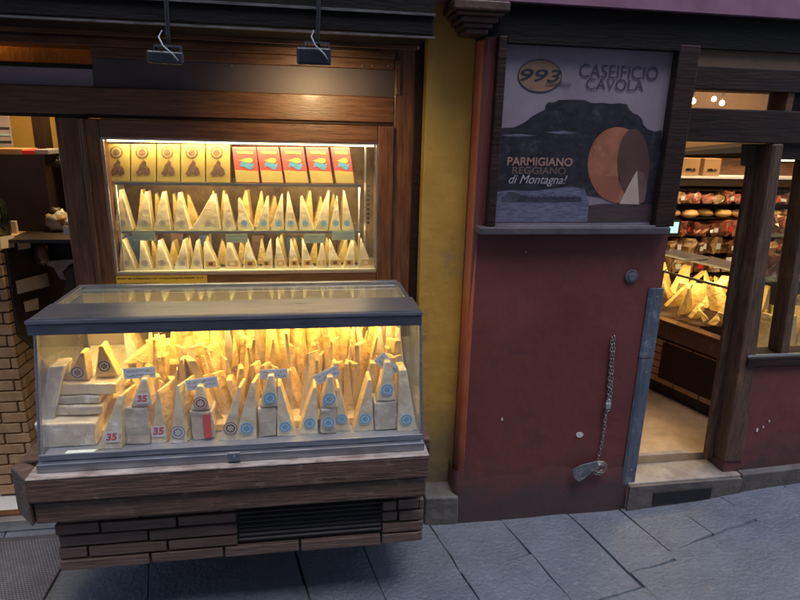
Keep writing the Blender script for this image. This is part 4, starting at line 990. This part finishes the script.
for n in (.06, .17, .28):
    s = .03; q_ = 0; i += 1
    while s < .95:
        q_ += 1
        p = cp(s, n, .515 + n * .25); h = U(.08, .2); wd = U(.05, .09)
        a = p + Vector((0, 0, U(0, .05))); b_ = a + Vector((wd, U(-.04, .04), U(-.02, .05))); t_ = a + Vector((U(-.07, .13), U(-.05, .05), h))
        wedge('cheese_wedge', 'golden wedge in the slanting counter, %s row, %s from its near end' % (ordn[i - 1], nth(q_)), a, b_, t_, a.y, .05, U(-.03, .03), mats=('cut', 'cut'), group='wedges in the slanting counter', trunc=.2, amp=.006)
        s += wd * 1.25
# display behind the right window
wt = thing('window_tray', 'display tray of golden cheese behind the right hand shop window', 'display', (2.9, .5, .5))
MB().box(2.35, 4.6, .25, .75, .46, .50).build('tray', M['inner'], wt)
MB().box(2.35, 4.6, .30, .75, .1, .459).build('tray_base', M['wood_dark'], wt)
MB().box(2.4, 4.6, .3, .7, 1.52, 1.53).build('lamp_board', M['wood_dark'], wt)
MB().box(2.4, 4.6, .40, .43, 1.50, 1.5195).build('light_tube', glow('window_tube', (1, .8, .35), 2), wt)
area(wt, (3.3, .42, 1.48), (3.3, .5, .5), 2, .06, 3.2, (1, .76, .34))
for z_ in (.85, 1.1): MB().box(2.45, 4.6, .45, .72, z_, z_ + .006).build('glass_shelf', M['glass_green'], wt)
random.seed(12)
for j, y in enumerate((.32, .43, .55)):
    x = 2.42
    while x < 2.95:
        wd = U(.06, .10); h = U(.12, .24)
        wedge('cheese_wedge', 'golden wedge behind the right window, %s rank, %s from left' % (ordn[j], nth(int((x - 2.42) / .05) + 1)), (x, y, .502), (x + wd, y, .502), (x + wd * U(.2, .8), y, .502 + h), y, .06, U(-.02, .02),
              mats=('cut', 'cut'), group='wedges behind the right window, ' + ordn[j] + ' rank', trunc=.2, amp=.006)
        x += wd * .95
for z_ in (.857, 1.107):
    x = 2.5
    while x < 3.2:
        kd = random.choice(['pale', 'cream', 'ham', 'salami']); s = (U(.09, .14), .12, U(.08, .15))
        o = goods(kd, x, .58, z_, s).build('food_packet', pm[kd]); o.location = (x, .58, z_); ORI[o.name] = Vector()
        props(o, '%s on the %s glass shelf of the right window, %s from left' % (names[kd], 'lower' if z_ < 1 else 'upper', nth(int((x - 2.5) / .09) + 1)), 'food packet', names[kd] + 's behind the right window')
        x += s[0] + .02
# ceiling spots of the right shop
for i, (px, py) in enumerate(((693, 101), (714, 99), (726, 94), (722, 103))):
    c = at(px, py, Y=(1.2, 1.6, 2.2, 1.4)[i])
    t = thing('ceiling_spot', 'small bright ceiling spot, %s from the left through the transom' % ordn[i], 'lamp', c, 'ceiling spots in the right shop')
    MB().blob(c, (.017, .017, .017), 10, amp=0).build('bulb', glow('hot_bulb', (1, .72, .36), 8), t)
    MB().tube([c + Vector((0, 0, .01)), (c.x, c.y, 2.34)], .006, 8).build('stem', M['rail'], t)
lp = thing('ceiling_lamp', 'warm ceiling panel lamp over the meat shelf', 'lamp', (2.9, 1.2, 2.3))
MB().box(2.6, 3.2, 1.1, 1.3, 2.31, 2.345).build('panel', glow('panel_light', (1, .7, .36), 1.2), lp)
area(lp, (2.9, 1.15, 2.28), (2.9, 1.5, .9), .8, .3, 12, (1, .70, .38))
area(lp, (2.1, .8, 2.28), (2.0, .6, 0), .4, .3, 2.2, (1, .66, .35))

# ------------------------------------------------------------ left shop interior
YI = .55
bw = thing('brick_counter', 'tan brick counter base running back inside the left doorway', 'counter', (-1.4, .6, -.11))
b = MB(); xf = -1.28; r = 0; z_ = -.10
random.seed(6)
while z_ < 1.10:
    y = .22 + (.07 if r % 2 else 0) - .07
    while y < 2.2:
        if y + .14 > .39: b.box(xf - .05, xf + U(-.003, .003), max(y, .375) + .004, y + .14, z_, z_ + .045)
        y += .148
    x = -1.9 + (.07 if r % 2 else 0)
    while x < xf - .02:
        b.box(x, min(x + .14, xf - .004), .352 + U(-.002, .002), .374, z_, z_ + .045); x += .148
    z_ += .053; r += 1
b.build('brickwork', M['brick'], bw, bevel=.003)
MB().box(-1.9, xf - .008, .374, 2.2, -.112, 1.09).build('core', M['mortar'], bw)
dk = thing('dark_shelf_unit', 'dark brown shelf unit with slanted front inside the left doorway', 'shelf', (-1.15, .6, .3))
def ibox(px0, px1, py0, py1, Y, dp, name, m_, par, **k):
    pm_ = (py0 + py1) / 2; return MB().box(at(px0, pm_, Y=Y).x, at(px1, pm_, Y=Y).x, Y, Y + dp, at(px0, py1, Y=Y).z, at(px1, py0, Y=Y).z).build(name, m_, par, **k)
ibox(-60, 48, 155, 232, .62, .2, 'upper_panel', M['board'], dk)
a = [at(*p, X=-1.268) for p in ((5, 241), (43, 243), (72, 290), (78, 345), (46, 358), (19, 335))]
MB().prism(a, (-.012, 0, 0)).build('slanted_front', M['board'], dk, bevel=.004)
MB().box(-3, -.98, .40, .80, 1.095, 1.11).build('shelf_board', M['board'], dk)
ibox(48.5, 100, 162, 167, .7, .3, 'shelf_board', M['wood_dark'], dk)
ibox(38, 48, 100, 236, .9, .1, 'upright', M['board'], dk)
ibox(69, 76, 100, 262, .9, .1, 'upright', M['woodv'], dk)
a = [at(*p, Y=.66) for p in ((62, 268), (90, 262), (100, 330), (58, 330))]
o = MB().prism(a, (0, .2, 0)).build('brown_sack', mat('brown_sacking', (.10, .062, .04), (.06, .036, .024), 12, bump=.5), loc=a[3], bevel=.02, sub=2, amp=.012, fr=9)
props(o, 'brown sack slumped beside the dark shelf unit in the left shop', 'sack')
for i, (pts, lab) in enumerate(((((0, 237), (14, 235), (15, 247), (1, 249)), 'upper left buff price ticket on the dark shelf front'), (((17, 240), (30, 238), (31, 248), (19, 250)), 'square buff price ticket right of the upper left one'),
                         (((16, 281), (47, 273), (50, 286), (18, 294)), 'long buff price ticket in the middle of the slanted front'), (((24, 302), (38, 298), (39, 309), (26, 312)), 'lowest buff price ticket just above the steel lid'))):
    q = [at(*p, X=-1.262) for p in pts]
    o = MB().prism(q, (-.002, 0, 0)).build('price_ticket', M['paper'], loc=q[0]); props(o, lab, 'price ticket', 'buff price tickets in the left shop')
# bottles
for i, (px, w_) in enumerate(((2, .034), )):
    c = at(px, 237, Z=1.111); zb = 1.111; by = c.y
    t = thing('wine_bottle', 'dark wine bottle with cream labels standing at the left edge', 'bottle', (c.x, by, zb))
    H = .235
    prof = [(0, .036), (.13, .036), (.155, .03), (.17, .016), (.215, .013), (.235, .0145)]
    MB().tube([(c.x, by, zb + z_) for z_, r_ in prof], [r_ for z_, r_ in prof], 18).build('glass_body', mat('bottle_glass', (.012, .016, .012), (.01, .012, .01), 9, rough=.12, bump=0, coat=.5), t)
    MB().tube([(c.x, by, zb + .175), (c.x, by, zb + .222)], [.0165, .0155], 16).build('foil', M['lbl_gold'], t)
    MB().box(c.x - .035, c.x + .012, by - .04, by - .037, zb + .02, zb + .09).build('label', M['paper'], t)
a = at(12, 233, Z=1.112); o = MB().box(a.x, a.x + .02, a.y, a.y + .02, 1.111, 1.165).build('small_carton', M['paper'], loc=a); props(o, 'narrow cream carton standing just right of the wine bottle', 'carton')
# small bouquet / figurine wrapped in white
c = at(60, 231, Z=1.111)
t = thing('white_paper_bundle', 'crumpled white and tan paper bundle with dark top on the shelf', 'bundle', (c.x, c.y, c.z))
MB().blob((c.x, c.y, c.z + .045), (.055, .04, .045), 16, amp=.6, fr=3, seed=2).build('white_wrap', mat('white_wrap', (.52, .50, .47), (.22, .18, .15), 9, bump=.5), t)
MB().blob((c.x + .02, c.y - .02, c.z + .055), (.028, .02, .024), 12, amp=.5, fr=3, seed=5).build('tan_wrap', M['cardboard'], t)
MB().blob((c.x - .01, c.y + .01, c.z + .085), (.035, .03, .025), 12, amp=.6, fr=3, seed=8).build('dark_top', M['board'], t)
a = at(64, 235, Y=.395); b_ = at(82, 226, Y=.395)
o = MB().box(a.x, b_.x, .393, .396, a.z, b_.z).build('price_ticket', M['paper'], loc=a); props(o, 'pale ticket below the white paper bundle', 'price ticket', 'buff price tickets in the left shop')
a = at(49, 262, Y=.70); b_ = at(84, 238, Y=.70)
t = thing('black_crate', 'black plastic crate under the shelf with the paper bundle', 'crate', (a.x, .75, a.z))
MB().box(a.x, b_.x + .03, .70, .95, a.z, b_.z - .012).build('crate_body', M['black'], t, bevel=.006)
MB().box(a.x - .004, b_.x + .034, .694, .70, b_.z - .03, b_.z - .014).build('rim', mat('crate_rim', (.03, .03, .035), None, 9, bump=0), t)
c = at(41, 254, Y=.62)
t = MB().blob(c, (.032, .03, .055), 14, amp=.25, seed=3).build('cured_ham', pm['salami'], loc=c); props(t, 'dark reddish cured ham hanging beside the tickets', 'ham')
q = [at(*p, Y=.66) for p in ((47, 261), (84, 259), (84, 263), (70, 264), (62, 272), (66, 280), (60, 279), (54, 268), (47, 265))]
o = MB().prism(q, (0, .05, 0)).build('paper_sheet', mat('white_sheet', (.5, .46, .43), (.3, .27, .25), 20, bump=.4), loc=q[0]); props(o, 'crumpled white sheet of paper over the brown sack', 'paper')
# items on top of the dark unit
for i, (x0, x1, mm, lab) in enumerate(((-12, 22, 'cardboard', 'tan'), (22, 35, 'lbl_red', 'red'), (35, 48, 'lbl_grey', 'grey'))):
    a = at(x0, 155, Y=.63); b_ = at(x1, 149, Y=.63)
    o = MB().box(a.x, b_.x, .63, .8, a.z + .002, a.z + (b_.z - a.z) * (1, .8, .9)[i]).build('magazine', M[mm], loc=a, bevel=.003); props(o, 'flat %s booklet lying on top of the dark shelf panel' % lab, 'booklet')
m = MB()
for i, px in enumerate((57, 60, 64, 66.5, 68)):
    c = at(px, 163, Y=.74)
    t = thing('small_flask', 'little dark flask on the small shelf, %s from the left' % ordn[i], 'flask', c, 'little flasks under the yellow wall'); h = (.02, .025, .055, .06, .04)[i]
    MB().tube([c, c + Vector((0, 0, h * .6)), c + Vector((0, 0, h * .75)), c + Vector((0, 0, h))], [.008, .008, .004, .004], 10).build('flask_body', M['steel_d'], t)
    MB().tube([c + Vector((0, 0, h)), c + Vector((0, 0, h + .006))], .005, 8).build('stopper', M['black'], t)
yw = thing('yellow_partition', 'yellow painted partition lit from above inside the left shop', 'partition', (-1.3, 1.2, 0))
ibox(-60, 100, 60, 170, 1.4, .05, 'panel', M['wall_in'], yw)
t = MB().box(-2.0, -.80, .34, .36, 1.80, 1.90).build('orange_wall_strip', mat('orange_lit_wall', (.65, .27, .03), (.5, .19, .02), 6, (4, 1, 1), bump=.5), loc=(-1.4, .35, 1.8)); props(t, 'orange lit wall strip seen through the gap at the top left', 'valance')  # thin panel standing in for the orange lit wall inside
c0, c1 = at(-20, 146, Y=1.2), at(8, 115, Y=1.2)
t = thing('striped_poster', 'small lavender poster with blue and white stripes at the far left edge', 'poster', (c0.x, 1.2, c0.z))
MB().box(c0.x, c1.x, 1.2, 1.21, c0.z, c1.z).build('sheet', mat('lavender_sheet', (.45, .38, .5), None, 9, bump=0), t)
for k in range(3): MB().box(c0.x + .002, c1.x - .002, 1.197, 1.199, c0.z + .02 + k * .035, c0.z + .03 + k * .035).build('stripe', M['lbl_lblue' if k % 2 else 'steel_d'], t)
ll = thing('ceiling_lamp', 'warm ceiling lamp of the left shop behind the transom gap', 'lamp', (-1.5, 1.0, 2.3))
MB().box(-1.7, -1.3, .9, 1.1, 2.32, 2.345).build('panel', glow('left_panel_light', (1, .7, .3), 1.2), ll)
area(ll, (-.9, .7, 2.28), (-1.25, .5, .8), .5, .3, 8, (1, .72, .32))
area(ll, (-1.2, .315, 1.985), (-1.25, .345, 1.8), .8, .02, 1.1, (1, .66, .26))  # added light without a fixture, brightens the orange strip in the gap

# ------------------------------------------------------------ studded mat at the bottom left
mt = thing('door_mat', 'grey studded rubber mat on the paving at the bottom left', 'mat', (-1.5, -.15, -.165))
mz = -.158
MB().box(-2.2, -1.02, -.6, .10, -.175, mz).build('mat_sheet', mat('rubber_sheet', (.07, .07, .085), (.04, .04, .05), 9, bump=.2), mt)
b = MB(); x = -1.66
while x < -1.03:
    y = -.55
    while y < .06:
        o_ = .006 if int(round((y + .55) / .0115)) % 2 else 0
        b.face([(x + o_, y, mz + .003), (x + o_ + .0075, y, mz + .003), (x + o_ + .0075, y + .0065, mz + .003), (x + o_, y + .0065, mz + .003)]); y += .0115
    x += .0125
o = b.build('studs', mat('worn_studs', (.22, .22, .26), (.13, .13, .16), 30, bump=.1), mt); o['kind'] = 'stuff'
